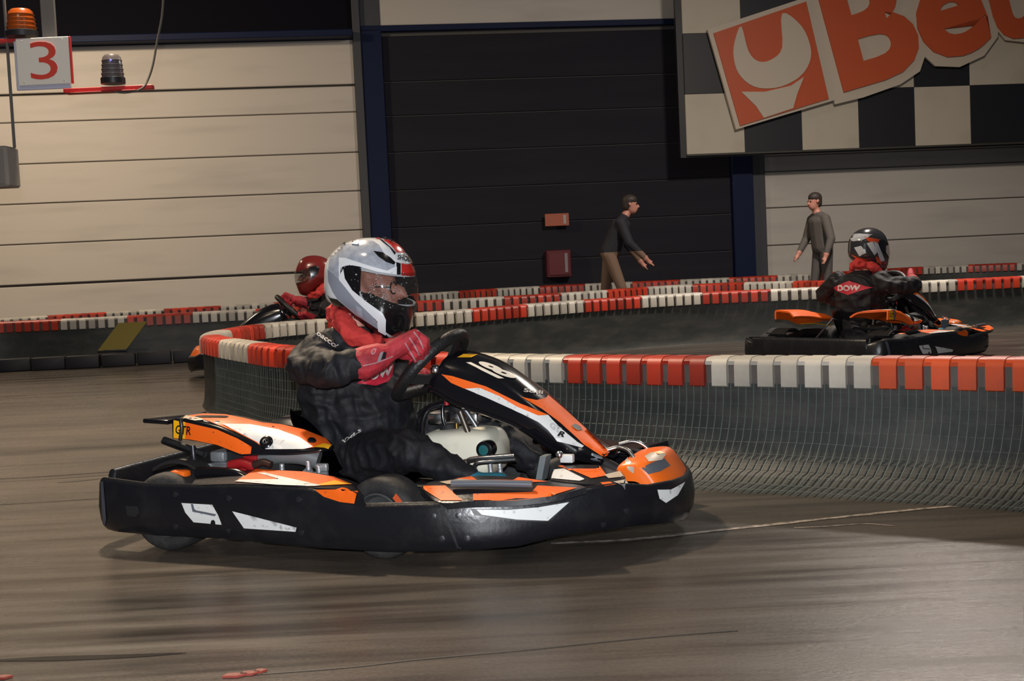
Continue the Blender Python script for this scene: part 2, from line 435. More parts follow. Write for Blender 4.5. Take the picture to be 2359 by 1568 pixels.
for i, (a, b) in enumerate(zip(zl, zl[1:])): wpanel('wall_panel', sNear, sL, b+gl_[i+1], a-gl_[i], wall_white)
ztop = zl[0]
wpanel('wall_panel', sNear, sL, ztop+.09, 9, M('upper_panel_dark', (.0065, .0062, .010), .9, spec=.1), y0=.19)
# right wall
zr = [WP(2000, y)[1] for y in (350, 386, 469, 555, 640)]+[0]
for i, (a, b) in enumerate(zip(zr, zr[1:])): wpanel('wall_panel', sR+.12, sFar, b+G, a-G, wall_grey if i == 0 else wall_white)
for i in range(5): wpanel('wall_panel', sR+.12, sFar, zr[0]+i*.62+G, zr[0]+(i+1)*.62-G, wall_white)
# above the door
zd = WP(1200, 64)[1]
for i in range(5): wpanel('wall_panel', WP(872, 30)[0], sR+.12, zd+.1+i*.62+G, zd+.1+(i+1)*.62-G, wall_white)
# the black door is a door of its own
door = empty('door_1', WM); door['kind'] = 'structure'
zs = [WP(1200, y)[1] for y in (72, 160, 178, 256, 340, 427, 513, 600, 688)]; zs = [zs[0]]+zs[2:]+[0]
for a, b in zip(zs, zs[1:]): wpanel('door_panel', sDl, sDr, b+.008, a-.008, door_black, door, .05, .17)
# posts and beams
def trim(n, s0, s1, z0, z1, mat, y0, th):
    o = wpanel('trim_%d' % n, s0, s1, z0, z1, mat, None, th, y0, .01); o.matrix_world = WM; o['kind'] = 'structure'; return o
sl2 = WP(845, 350)[0]
trim(1, sL, sl2, 0, 9, slate, .15, .16); trim(2, sl2, sDl, 0, zd+.05, navy, .15, .13)
trim(3, sDr, WP(1738, 500)[0], 0, zd+.05, navy, .15, .16); trim(4, WP(1738, 500)[0], WP(1768, 500)[0], 0, zr[0]+.3, slate, .15, .1)
trim(5, sNear, sL, ztop, ztop+.11, navy, .15, .42); trim(6, sl2, sR, zd, zd+.1, navy, .15, .13)
trim(7, sl2, WP(875, 30)[0], zd+.1, 9, slate, .15, .08)

# ---- wall-mounted things by the door
def WB(px0, py0, px1, py1, off): # corner coordinates of something mounted on the wall
    a = WP(px0, py1, off); b = WP(px1, py0, off); return a[0], b[0], a[1], b[1]
sg = empty('fire_point_sign', WM); s0, s1, z0, z1 = WB(1258, 490, 1312, 521, .1)
wpanel('sign_plate', s0, s1, z0, z1, M('sign_orange', (.42, .10, .045), .5), sg, .02, -.0, .004); wpanel('sign_stripe', s0+(s1-s0)*.76, s0+(s1-s0)*.88, z0+.03, z1-.03, M('sign_pale', (.42, .36, .33), .5), sg, .006, -.021, .001)
wpanel('sign_bracket', s0+.1, s1-.1, z0+.05, z1-.05, slate, sg, .12, .12)
tag(sg, 'small orange sign on the black door, above the dark red cabinet', 'sign')
cb = empty('extinguisher_cabinet', WM); s0, s1, z0, z1 = WB(1264, 574, 1318, 640, .2)
wpanel('cabinet_box', s0, s1, z0, z1, M('cabinet_red', (.11, .012, .018), .45), cb, .2, .12, .015); wpanel('cabinet_door', s0+.03, s1-.03, z0+.04, z1-.04, M('cabinet_door_red', (.14, .015, .02), .4), cb, .02, -.08, .006)
wpanel('window_strip', s0+(s1-s0)*.72, s0+(s1-s0)*.84, z0+.08, z1-.06, M('cabinet_pane', (.30, .26, .27), .2), cb, .012, -.1, .002)
tag(cb, 'dark red cabinet low on the black door', 'cabinet')

# ---- checkered board with tilted orange sign
cream = M('board_cream', (.52, .46, .36), .55, dirt=((.40, .35, .27), 2, .5, .8, .5)); board_blk = M('board_black', (.012, .012, .016), .5)
OFF = .75
cb = empty('checkered_board', WM); tag(cb, 'checkered cream and black board hanging over the right wall', 'board')
c0 = WP(1578, 215, OFF); cp = (WP(2362, 190, OFF)[0]-c0[0])/6; zb = WP(1578, 356, OFF)[1]; zq = WP(1578, 217, OFF)[1]-zb
bm = bmesh.new(); box(bm, (c0[0]+4.5*cp, -OFF+.10, zb+3*zq), (9.2*cp, .1, 6.1*zq)); fin(bm, 'board_backing', board_blk, cb, 30)
bm = bmesh.new(); box(bm, (c0[0]+cp/2, -OFF+.03, 0), (cp-.004, .04, zq-.004)); me0 = None
for r in range(6):
    for c in range(9):
        if me0 is None:
            o = fin(bm, 'checker_tile', cream, cb, 30, None, .004, 1); me0 = o.data; mb = me0.copy(); mb.materials.clear(); mb.materials.append(board_blk)
        else: o = link('checker_tile', me0, None, cb)
        if (r+c) % 2: o.data = mb
        o.location = (c*cp, 0, zb+(r+.5)*zq)
bm = bmesh.new(); box(bm, (c0[0]+4.5*cp, -OFF+.045, zb-.012), (9*cp, .09, .03)); fin(bm, 'edge_strip', M('edge_dark', (.05, .045, .035), .6), cb, 30)
for c in (1.4, 7.6):
    bm = bmesh.new(); box(bm, (c0[0]+c*cp, -.26, zb+zq*3.2), (.08, .8, .08)); fin(bm, 'wall_bracket', slate, cb, 30)

OFS = .86
sign_or = M('sign_red_orange', (.52, .085, .022), .5); sign_cr = M('sign_cream', (.55, .47, .37), .5)
lg = empty('tilted_logo_sign', WM); tag(lg, 'tilted orange and cream shop sign with a horned cup emblem and big lettering', 'sign')
def SP(px, py): s, z = WP(px, py, OFS); return s, z
def sprism(name, pxs, mat, d0, d1, smooth=20, n=0):
    P = [V((*SP(*p), 0)) for p in pxs]
    if n: P = catmull(P, n, True)
    bm = bmesh.new(); prism(bm, [(p.x, p.y) for p in P], d0, d1, lambda u, v, d: V((u, -OFS-d, v))); return fin(bm, name, mat, lg, smooth)
sprism('emblem_back', [(1630, 68), (1868, -10), (1924, 230), (1696, 298)], sign_cr, -.06, 0)
sprism('emblem_square', [(1643, 77), (1856, 4), (1908, 228), (1704, 290)], sign_or, 0, .03)
# horned cup: horns, bowl and stem in cream
sprism('emblem_cup', [(1706, 62), (1722, 118), (1745, 142), (1775, 138), (1800, 110), (1800, 32), (1845, 62), (1866, 115), (1858, 155), (1830, 185), (1785, 203), (1735, 200), (1700, 170), (1688, 128), (1692, 92)], sign_cr, .03, .045, 20, 4)
sprism('emblem_stem', [(1706, 212), (1760, 212), (1820, 198), (1850, 178), (1835, 215), (1825, 250), (1758, 272), (1740, 245)], sign_cr, .03, .045)
# lettering: backing plates and letters
ax = (V((*SP(1924, 230), 0))-V((*SP(1696, 298), 0))).normalized(); ay = V((-ax.y, ax.x, 0))
def letter_m(px, py, dep):
    s, z = SP(px, py)
    return Matrix(((ax.x, ay.x*1.0, 0, s), (0, 0, -1, -OFS-dep), (ax.y, ay.y, 0, z), (0, 0, 0, 1)))
ppm = 1/((SP(1800, 100)[0]-SP(1700, 100)[0])/100)
for ch, px, py, wd, ht, nm in (('B', 1935, 222, 225, 280, 'letter'), ('e', 2128, 162, 190, 190, 'letter'), ('u', 2296, 112, 150, 180, 'letter')):
    u = 1/ppm
    text_solid(nm, ch, letter_m(px+8, py-9, .0), (wd-22)*u, (ht-18)*u, .03, sign_or, lg, 0, .035)
sprism('letter_back', [(1848, -60), (1924, 240), (1990, 224), (2075, 194), (2120, 164), (2136, 115), (2122, 78), (2134, 40), (2128, -60)], sign_cr, -.06, -.008)
sprism('letter_back', [(2100, -60), (2100, 62), (2118, 118), (2156, 152), (2212, 154), (2268, 128), (2300, 84), (2296, -60)], sign_cr, -.066, -.012)
sprism('letter_back', [(2282, -60), (2292, 62), (2318, 92), (2370, 98), (2420, 70), (2440, 20), (2440, -60)], sign_cr, -.06, -.008)
for px, py in ((1780, 150), (2040, 120), (2300, 60)):
    s, z = SP(px, py); bm = bmesh.new(); box(bm, (s, -OFS+.085, z), (.12, .09, .12)); fin(bm, 'standoff', slate, lg, 30)

# ---- barriers
HB = .562
cap_red = M('cap_red', (.42, .032, .012), .45, vary=.45, dirt=((.30, .03, .02), 9, .5, .75, .6))
cap_org = M('cap_orange', (.56, .068, .012), .45, vary=.3, dirt=((.35, .05, .02), 9, .5, .75, .5))
cap_wht = M('cap_white', (.44, .41, .355), .5, vary=.3, dirt=((.30, .27, .22), 8, .5, .78, .7))
rail_m = M('barrier_rail', (.075, .062, .055), .7, dirt=((.12, .10, .085), 6, .4, .7, .7))
belt_m = M('barrier_belt', (.020, .024, .022), .55, dirt=((.055, .051, .044), 3.5, .42, .72, .8, (1, 1, 3)), bump=(9, .4))
wire_m = M('net_wire', (.095, .118, .110), .5)
PITCHC = .109
def path_of(pxs, z=HB):
    P = catmull([flat(px, py, z).to_2d().to_3d() for px, py in pxs], 24)
    L = [0]
    for a, b in zip(P, P[1:]): L.append(L[-1]+(b-a).length)
    return P, L
def along(PL, s):
    P, L = PL
    import bisect
    i = min(max(bisect.bisect(L, s)-1, 0), len(P)-2); t = (s-L[i])/max(L[i+1]-L[i], 1e-6)
    i0 = max(i-3, 0); i1 = min(i+4, len(P)-1)
    return P[i].lerp(P[i+1], t), (P[i1]-P[i0]).normalized()
def make_cap(mat):
    bm = bmesh.new()
    half = [(.088, .430), (.094, .435), (.092, .525), (.082, .547), (.060, .560), (.030, .5635)]
    prof = half+[(-n, z) for n, z in half[::-1]]
    loft(bm, [[V((x, n, z)) for n, z in prof] for x in (-.039, .033)])
    lip = [(.074, .528), (.076, .545), (.062, .557), (.030, .561)]
    prof = lip+[(-n, z) for n, z in lip[::-1]]
    loft(bm, [[V((x, n, z)) for n, z in prof] for x in (.031, .0715)])
    es = [e for e in bm.edges if len(e.link_faces) == 2 and e.calc_face_angle(0) > 1.2 and abs(e.verts[0].co.x-e.verts[1].co.x) < 1e-4]
    bmesh.ops.bevel(bm, geom=es, offset=.004, segments=1, affect='EDGES')
    bmesh.ops.recalc_face_normals(bm, faces=bm.faces)
    me = bpy.data.meshes.new('cap'); bm.to_mesh(me); bm.free(); me.materials.append(mat); shade(me, 40); return me
CAPS = {k: make_cap(v) for k, v in (('r', cap_red), ('o', cap_org), ('w', cap_wht))}
NETP = [(.086, .445), (.088, .36), (.092, .28), (.102, .20), (.125, .13), (.172, .07), (.24, .026), (.335, .006)]
def barrier(pxs, label, phase, red, net=None, sides=(1, -1), flare=lambda s: 1.0, block=7):
    rm = Matrix.Translation(flat(*pxs[len(pxs)//2], HB).to_2d().to_3d()); root = empty('track_barrier', rm); inv = rm.inverted()
    tag(root, label, 'barrier', 'red and white track barriers')
    PL = path_of(pxs); tot = PL[1][-1]
    n = int(tot/.09); st = [along(PL, tot*i/n) for i in range(n+1)]
    def skirt(a, s): return .078+(a-.078)*flare(s)
    def sweep(name, prof, mat, closed, fl=0):
        bm = bmesh.new(); secs = []
        for i, (p, t) in enumerate(st):
            nn = V((t.y, -t.x, 0)); secs.append([inv @ (p+nn*((skirt(a, tot*i/n)-.010)*fl if fl else a)+V((0, 0, z))) for a, z in prof])
        loft(bm, secs, closed, closed); return fin(bm, name, mat, root, 50)
    sweep('rail', [(.066, .38), (.066, .535), (.04, .55), (-.04, .55), (-.066, .535), (-.066, .38)], rail_m, True)
    for sd in sides:
        sweep('belt_skirt', [(a, z if z > .02 else 0.0) for a, z in NETP], belt_m, False, sd)
    k = 0; s = .08
    while s < tot-.05:
        p, t = along(PL, s); c = 'w' if ((k+phase)//block) % 2 else red(s)
        o = link('cap', CAPS[c], None, root)
        o.matrix_basis = inv @ Matrix.Translation(p) @ Matrix.Rotation(math.atan2(t.y, t.x), 4, 'Z')
        k += 1; s += PITCHC
    if net:
        s0, s1, sd = net; bm = bmesh.new(); s = s0
        while s < s1:
            pts = []
            for i, (a, z) in enumerate(NETP):
                p, t = along(PL, min(s+(i/7)**2*.10, tot)); nn = V((t.y, -t.x, 0)); pts.append(inv @ (p+nn*((skirt(a, s)+.004)*sd+.003*noise.noise(V((s*9, z*14, 0))))+V((0, 0, z+.003))))
            tube(bm, pts, .0022, 4, cap=False); s += .036
        for j in range(10):
            u = (j+.6)/10*7; i = int(u); f = u-i; a = NETP[i][0]*(1-f)+NETP[i+1][0]*f; z = NETP[i][1]*(1-f)+NETP[i+1][1]*f; pts = []
            s = s0
            while s < s1:
                p, t = along(PL, s); nn = V((t.y, -t.x, 0)); pts.append(inv @ (p+nn*((skirt(a, s)+.004)*sd)+V((0, 0, z+.004+.006*noise.noise(V((s*2.2, j, 0))))))); s += .09
            tube(bm, pts, .0006, 4, cap=False)
        fin(bm, 'wire_net', wire_m, root, 60, 'stuff')
    return root, PL
UPX = [(3500, 860), (3000, 842), (2660, 829), (2500, 825), (2359, 822), (2000, 820), (1600, 819), (1300, 817), (1150, 815), (1000, 811), (850, 805), (660, 796), (590, 788), (530, 780), (497, 774), (486, 768), (500, 762), (525, 757), (589, 747), (712, 736), (1000, 717), (1250, 697), (1560, 676), (1900, 660), (2100, 648), (2359, 635), (2560, 625), (2900, 607)]
PLU = path_of(UPX)
def s_at(px):  # arc length where the near leg passes a pixel column
    best = None
    for p, l in zip(*PLU):
        v = p+V((0, 0, HB))-CAM; x = CX+F*v.dot(RT)/v.dot(FW)
        if p.y < 8.6 and (best is None or abs(x-px) < best[0]): best = (abs(x-px), l)
    return best[1]
SO = s_at(1990)+.05; SE = s_at(640)
ph = round((s_at(1990)-.08)/PITCHC)       # a white block begins at the left end of the orange one
barrier(UPX, 'nearest barrier, hairpin shaped, wire net below its caps, right behind the helmeted driver', (7-ph) % 14, lambda s: 'o' if s < SO else 'r', net=(.3, SE+1.3, -1), flare=lambda s: 1.0 if s < SE-1.2 else max(.12, 1-(s-SE+1.2)/1.3))
barrier([(-620, 778), (-160, 751), (0, 741), (250, 729), (494, 716), (800, 701), (1250, 677), (1560, 656), (1780, 648), (1960, 645)], 'middle barrier that passes behind the far kart driver in the red helmet', 3, lambda s: 'r', flare=lambda s: .1)
barrier([(-620, 768), (-160, 742), (0, 733), (250, 718), (500, 704), (900, 680), (1250, 658), (1800, 633), (2100, 615), (2359, 604), (2520, 597)], 'farthest barrier along the white wall, only its row of caps showing', 9, lambda s: 'r', flare=lambda s: .1)
# black rubber kerb blocks before the left barrier
kerb_m = M('kerb_rubber', (.007, .007, .010), .6)
pts = [flat(px, py) for px, py in ((-600, 892), (-150, 870), (0, 858), (250, 846), (470, 832))]; pk = catmull(pts, 4)
LK = [0]
for a, b in zip(pk, pk[1:]): LK.append(LK[-1]+(b-a).length)
kb = empty('rubber_kerb', Matrix.Translation(pk[len(pk)//2])); tag(kb, 'row of low black rubber kerb blocks at the foot of the left barrier', 'kerb')
bm = bmesh.new(); box(bm, (0, 0, .075), (.38, .14, .15)); o0 = fin(bm, 'kerb_block', kerb_m, kb, 30, None, .02, 2)
s = .2; first = True
while s < LK[-1]-.1:
    p, t = along((pk, LK), s); o = o0 if first else link('kerb_block', o0.data, None, kb); first = False
    o.location = p-pk[len(pk)//2]+V((0, .07, 0)); o.rotation_euler = (0, 0, math.atan2(t.y, t.x)); s += .4
# yellow strap leaning against the left barrier
ys = empty('yellow_strap', Matrix.Translation(flat(270, 838))); p0 = at(258, 806, flat(255, 845).y+.02); p1 = at(306, 742, p0.y+.10)
bm = bmesh.new(); d = (p1-p0); sd = V((.16, .02, 0))
loft(bm, [[q-sd-ys.location, q+sd-ys.location, q+sd+V((0, .015, 0))-ys.location, q-sd+V((0, .015, 0))-ys.location] for q in (p0, p0.lerp(p1, .5), p1)])
o = fin(bm, 'strap_band', M('strap_yellow', (.17, .125, .008), .6), ys, 30)
bm = bmesh.new(); box(bm, p0-ys.location+V((0, 0, -.01)), (.34, .03, .03)); fin(bm, 'strap_foot', kerb_m, ys, 30, None, .006, 1)
tag(ys, 'broad yellow strap slanting down the dark face of the left barrier', 'strap')

# ---- overhead frame, top left
GD = 8.0
def GB(px0, py0, px1, py1): a = at(px0, py1, GD); b = at(px1, py0, GD); return a.x, b.x, a.z, b.z
def gbox(name, r, mat, par, y0=0.0, th=.03, bev=.003):
    x0, x1, z0, z1 = r; bm = bmesh.new(); box(bm, ((x0+x1)/2, GD+y0, (z0+z1)/2), (x1-x0, th, z1-z0), Matrix.Rotation(0, 3, 'Y')); return fin(bm, name, mat, par, 30, None, bev, 1)
red_bar = M('red_bar', (.50, .030, .028), .4); sign_white = M('number_white', (.66, .62, .55), .4); grey_metal = M('grey_metal', (.12, .115, .11), .5, .3)
g = empty('number_sign'); r = GB(44, 84, 158, 198)
gbox('sign_board', r, sign_white, g, 0, .02); gbox('sign_back', (r[0]-.02, r[1]-.01, r[2]-.025, r[3]-.01), M('sign_back_lilac', (.42, .42, .52), .5), g, .02, .02)
gbox('edge_strip', (r[1], r[1]+.012, r[2], r[3]), red_bar, g, 0, .022)
c = (r[0]+r[1])/2; hgt = r[3]-r[2]
text_solid('digit', '3', Matrix(((1, 0, 0, c-hgt*.28), (0, 0, -1, GD-.011), (0, 1, 0, r[2]+hgt*.11), (0, 0, 0, 1))), hgt*.58, hgt*.80, .004, M('digit_red', (.56, .045, .025), .4), g, 0, -.005)
for sx in (.12, .88):
    for sz in (.06, .94):
        bm = bmesh.new(); lathe(bm, [(.004, 0), (.004, .003), (.0001, .004)], Matrix.Translation((r[0]+(r[1]-r[0])*sx, GD-.01, r[2]+hgt*sz)) @ Matrix.Rotation(math.pi/2, 4, 'X'), 10, False); fin(bm, 'screw', chrome, g, 40)
tag(g, 'white square sign with a red number 3 hanging top left', 'sign')
fr = empty('overhead_frame')
gbox('cross_bar', (GB(-160, 84, 46, 102)), red_bar, fr, .075, .05); gbox('cross_bar', GB(140, 192, 345, 211), red_bar, fr, .075, .06)
gbox('lower_flange', GB(146, 207, 312, 213), M('dark_red', (.25, .02, .02), .5), fr, .05, .085)
q = GB(-6, -200, 18, 340); gbox('hanger_rod', ((q[0]+q[1])/2-.008, (q[0]+q[1])/2+.008, q[2], q[3]+.3), grey_metal, fr, .06, .016)
q = GB(98, -200, 103, 195); gbox('hanger_rod', (q[0], q[1], q[2], q[3]+.3), grey_metal, fr, .065, .03)
gbox('cross_tie', GB(40, 192, 145, 203), grey_metal, fr, .065, .03)
tag(fr, 'red steel bars of the overhead frame that hold the number 3 sign and lights', 'frame')
def beacon(nm, px0, py0, px1, py1, mat, lm, label, led=None):
    x0, x1, z0, z1 = GB(px0, py0, px1, py1); b = empty(nm); cx = (x0+x1)/2; R_ = (x1-x0)/2; hh = z1-z0
    A = Matrix.Translation((cx, GD+.05, z0))
    bm = bmesh.new(); lathe(bm, [(R_*1.06, 0), (R_*1.06, hh*.2), (R_*.92, hh*.24)], A, 28); fin(bm, 'beacon_base', lm, b, 40)
    bm = bmesh.new(); lathe(bm, [(R_*.95, hh*.22), (R_*.88, hh*.6), (R_*.80, hh*.9), (R_*.62, hh*.99), (R_*.2, hh)], A, 28); fin(bm, 'beacon_lens', mat, b, 40)
    for k in range(4):
        bm = bmesh.new(); zz = hh*(.34+.15*k); rr = R_*(.955-.035*k)
        pts = [A @ V((rr*math.cos(t*math.pi/14), rr*math.sin(t*math.pi/14), zz)) for t in range(28)]; tube(bm, pts, .003, 6, True); fin(bm, 'lens_rib', mat, b, 60)
    if led:
        p = at(led[0], led[1], GD-.02); bm = bmesh.new(); bmesh.ops.create_icosphere(bm, subdivisions=2, radius=.006); bmesh.ops.translate(bm, vec=p, verts=bm.verts); fin(bm, 'indicator_led', M('blue_led', (.02, .02, .3), .3, emit=((.12, .10, 1), 3)), b, 180)
    tag(b, label, 'beacon', 'warning beacons on the overhead frame')
beacon('warning_beacon', 10, 16, 74, 84, M('amber_lens', (.30, .06, .006), .25), dark_steel, 'amber warning beacon above the number 3 sign')
beacon('warning_beacon', 229, 122, 277, 192, M('smoke_lens', (.085, .075, .075), .3), dark_steel, 'dark unlit beacon with a tiny blue light on the red bar', (255, 138))
cbp = [at(378, -60, GD+.1), at(374, 30, GD+.1), at(362, 95, GD+.1), at(352, 150, GD+.08), at(340, 185, GD+.06), at(325, 205, GD+.03), at(290, 213, GD+.03), at(262, 211, GD+.02)]
tag(tube_obj('hanging_cable', cbp, .007, M('cable_grey', (.06, .054, .045), .6), None, 8, 6), 'thin grey cable hanging down to the end of the red bar', 'cable')
gb = empty('hanging_box'); gbox('box_body', GB(-60, 336, 20, 434), M('speaker_grey', (.20, .18, .16), .6), gb, .06, .2, .012); gbox('grille', GB(-54, 342, 12, 428), M('grille_grey', (.15, .135, .12), .7), gb, -.045, .012)
tag(gb, 'grey box hanging on a rod at the left edge', 'box')

# ================================================================== THE KART
kart = empty('racing_kart', KM)
tag(kart, 'black and orange racing kart number 18 in the foreground', 'kart', 'racing karts')
def part(bm, name, mat, par=None, smooth=40, bevel=0, seg=2): return fin(bm, name, mat, par or kart, smooth, None, bevel, seg)
def mirror_obj(o, par=None):
    me = o.data.copy(); me.transform(Matrix.Diagonal((1, -1, 1, 1))); me.flip_normals(); return link(o.name.split('.')[0], me, None, par or o.parent)
# ---- bumpers: one band round the kart, split at the joints
PLAN = [(-.335, 0), (-.337, -.30), (-.333, -.48), (-.315, -.60), (-.25, -.68), (-.08, -.708), (.10, -.715), (.35, -.722), (.60, -.728), (.80, -.735), (.97, -.735), (1.12, -.728), (1.22, -.712), (1.34, -.672), (1.50, -.585), (1.66, -.465), (1.78, -.325), (1.86, -.17), (1.885, -.08), (1.89, 0)]
plan = catmull([(a, l, 0) for a, l in PLAN], 8)
TOP = [(225, 1098), (330, 1112), (470, 1116), (545, 1114), (725, 1122), (760, 1140), (830, 1160), (1015, 1156), (1090, 1153), (1200, 1150), (1300, 1138), (1355, 1122), (1430, 1112), (1500, 1116), (1560, 1104), (1590, 1092)]
BOT = [(225, 1216), (260, 1226), (340, 1234), (520, 1243), (730, 1264), (900, 1273), (1060, 1270), (1190, 1260), (1255, 1244), (1290, 1236), (1480, 1211), (1535, 1206), (1600, 1192)]
def pix(p):
    v = KM @ p-CAM; return CX+F*v.dot(RT)/v.dot(FW), CY-F*v.dot(UP)/v.dot(FW)
def zpix(a, l, py):
    y0 = pix(V((a, l, 0)))[1]; y1 = pix(V((a, l, .3)))[1]; return .3*(py-y0)/(y1-y0)
band = []
for i, p in enumerate(plan):
    t = (plan[min(i+1, len(plan)-1)]-plan[max(i-1, 0)]).normalized(); n = V((t.y, -t.x, 0))   # n points outward
    if n.dot(p-V((.8, 0, 0))) < 0: n = -n
    a, l = p.x, p.y
    if a < -.25 and l > -.56: zt, zb_ = .288, .066
    else:
        xx = pix(V((a, l, .18)))[0]; zt = zpix(a, l, lin(TOP, xx)); zb_ = zpix(a, l, lin(BOT, xx))
        if a > 1.8: zt = min(zt, .235)
    band.append((p, n, zt, zb_))
def band_piece(name, i0, i1, thick=.030, bulge=.012):
    secs = []
    for p, n, zt, zb_ in band[i0:i1]:
        h = zt-zb_
        pr = [(-thick, zt-.012), (-thick+.008, zt-.001), (-.012, zt), (-.003, zt-.006), (.004, zt-.022), (bulge*.7, zt-h*.35), (bulge, zt-h*.55), (bulge*.6, zt-h*.8), (-.004, zb_+.012), (-.014, zb_), (-thick, zb_+.004), (-thick-.004, zb_+h*.5)]
        secs.append([p+n*a+V((0, 0, z)) for a, z in pr])
    bm = bmesh.new(); loft(bm, secs); return part(bm, name, black_pl, None, 38)
iA = min(range(len(plan)), key=lambda i: (plan[i]-V((-.325, -.55, 0))).length)
iB = min(range(len(plan)), key=lambda i: (plan[i]-V((1.225, -.71, 0))).length)
rear_half = band_piece('rear_bumper', 0, iA+1); side_b = band_piece('side_bumper', iA, iB+1); front_half = band_piece('front_bumper', iB, len(band))
for o, nm in ((rear_half, 'rear_bumper'), (front_half, 'front_bumper')):   # whole piece, both sides in one moulding
    b2 = bmesh.new(); b2.from_mesh(o.data); g = bmesh.ops.duplicate(b2, geom=list(b2.verts)+list(b2.edges)+list(b2.faces))
    vs = [v for v in g['geom'] if isinstance(v, bmesh.types.BMVert)]
    for v in vs: v.co.y *= -1
    bmesh.ops.remove_doubles(b2, verts=b2.verts, dist=.0008)
    mid = [f for f in b2.faces if all(abs(v.co.y) < .0012 for v in f.verts)]; bmesh.ops.delete(b2, geom=mid, context='FACES')
    bmesh.ops.recalc_face_normals(b2, faces=b2.faces); b2.to_mesh(o.data); b2.free(); shade(o.data, 38)
side_b2 = mirror_obj(side_b)
T_side = bvh(side_b, rear_half); T_front = bvh(front_half); T_band = bvh(side_b, rear_half, front_half)
# ---- chassis
def tubes(name, lst, r, mat): 
    bm = bmesh.new()
    for pts in lst: tube(bm, catmull(pts, 5), r, 10)
    return part(bm, name, mat, None, 60)
for s in (1, -1):
    tubes('frame_rail', [[(-.26, s*.30, .09), (.1, s*.33, .07), (.6, s*.34, .06), (1.0, s*.24, .06), (1.5, s*.22, .06), (1.72, s*.16, .07)]], .016, dark_steel)
    tubes('side_bar', [[(.12, s*.33, .07), (.16, s*.60, .10), (.5, s*.66, .12), (.78, s*.62, .10), (.82, s*.34, .07)]], .012, dark_steel)
tubes('cross_member', [[(.02, -.33, .09), (.02, .33, .09)]], .015, dark_steel); tubes('cross_member', [[(.93, -.42, .11), (.93, .42, .11)]], .015, dark_steel); tubes('cross_member', [[(1.5, -.22, .07), (1.5, .22, .07)]], .014, dark_steel)
bm = bmesh.new(); box(bm, (1.08, 0, .05), (1.1, .46, .006)); part(bm, 'floor_tray', black_mt, None, 30)
ring_ = [p-n*.03 for p, n, a_, b_ in band if p.x > 1.2][::4]; ring_ = [(p.x, p.y) for p in ring_]+[(p.x, -p.y) for p in ring_[::-1]]
bm = bmesh.new(); prism(bm, ring_, .082, .088, lambda u, v, d: V((u, v, d))); part(bm, 'nose_light_block', black_mt, None, 30)  # plate added to stop lamp light falling through the open nose
for s in (1, -1):
    bm = bmesh.new(); box(bm, (.46, s*.53, .082), (.74, .34, .006)); part(bm, 'pod_light_block', black_mt, None, 30)  # plate added under the side pod to keep light off the floor
tubes('bumper_bar', [[(1.50, -.22, .09), (1.72, -.3, .12), (1.80, 0, .13), (1.72, .3, .12), (1.50, .22, .09)]], .012, dark_steel)
tubes('bumper_bar', [[(-.05, -.30, .1), (-.24, -.34, .14), (-.265, 0, .16), (-.24, .34, .14), (-.05, .30, .1)]], .014, dark_steel)
tubes('rear_axle', [[(.03, -.56, .15), (.03, .56, .15)]], .02, steel)
# ---- wheels
def wheel(x, y, wd, R_, steer=0.0):
    wh = empty('wheel'); wh.parent = kart; wh.location = (x, y, R_); wh.rotation_euler = (0, 0, steer)
    sg = -1 if y < 0 else 1
    A = Matrix.Rotation(-sg*math.pi/2, 4, 'X')   # local z -> outward
    h = wd/2
    bm = bmesh.new(); lathe(bm, [(R_*.60, -h*.80), (R_*.66, -h*.98), (R_*.82, -h*1.0), (R_*.93, -h*.92), (R_*.99, -h*.72), (R_, -h*.4), (R_, h*.4), (R_*.99, h*.72), (R_*.93, h*.92), (R_*.82, h*1.0), (R_*.66, h*.98), (R_*.60, h*.80), (R_*.60, -h*.80)], A, 40, False)
    ty = part(bm, 'tyre', tyre_m, wh, 60)
    bm = bmesh.new(); lathe(bm, [(R_*.60, -h*.8), (R_*.63, h*.9), (R_*.59, h*.93), (R_*.52, h*.55), (R_*.36, h*.42), (R_*.22, h*.40), (R_*.20, h*.62), (R_*.10, h*.66), (.0005, h*.66)], A, 32, False); rim = part(bm, 'rim', M('rim_grey', (.16, .165, .17), .35, .7), wh, 40)
    for k in range(3):
        an = 2*math.pi*k/3; bm = bmesh.new(); lathe(bm, [(.009, 0), (.009, .012), (.0005, .013)], A @ Matrix.Translation((R_*.29*math.cos(an), R_*.29*math.sin(an), h*.42)), 6, False); part(bm, 'wheel_nut', chrome, rim, 20)
    # orange mark on the sidewall
    bm = bmesh.new(); t0 = math.radians(28); vs = []
    for rr in (R_*.72, R_*.88):
        vs.append([bm.verts.new(A @ V((rr*math.cos(t), rr*math.sin(t), h*1.012))) for t in [ (0.55+.30*j/6) * (1 if sg < 0 else -1) for j in range(7)]])
    for j in range(6): bm.faces.new((vs[0][j], vs[0][j+1], vs[1][j+1], vs[1][j]))
    part(bm, 'sidewall_mark', M('tyre_mark_orange', (.55, .08, .02), .6), ty, 180)
    return wh
for y in (-.60, .60): wheel(.03, y, .19, .150)
wf = [wheel(.935, y, .135, .148, math.radians(-6)) for y in (-.592, .592)]
for s in (-1, 1): tubes('stub_axle', [[(.935, s*.40, .12), (.935, s*.52, .148)]], .014, steel)
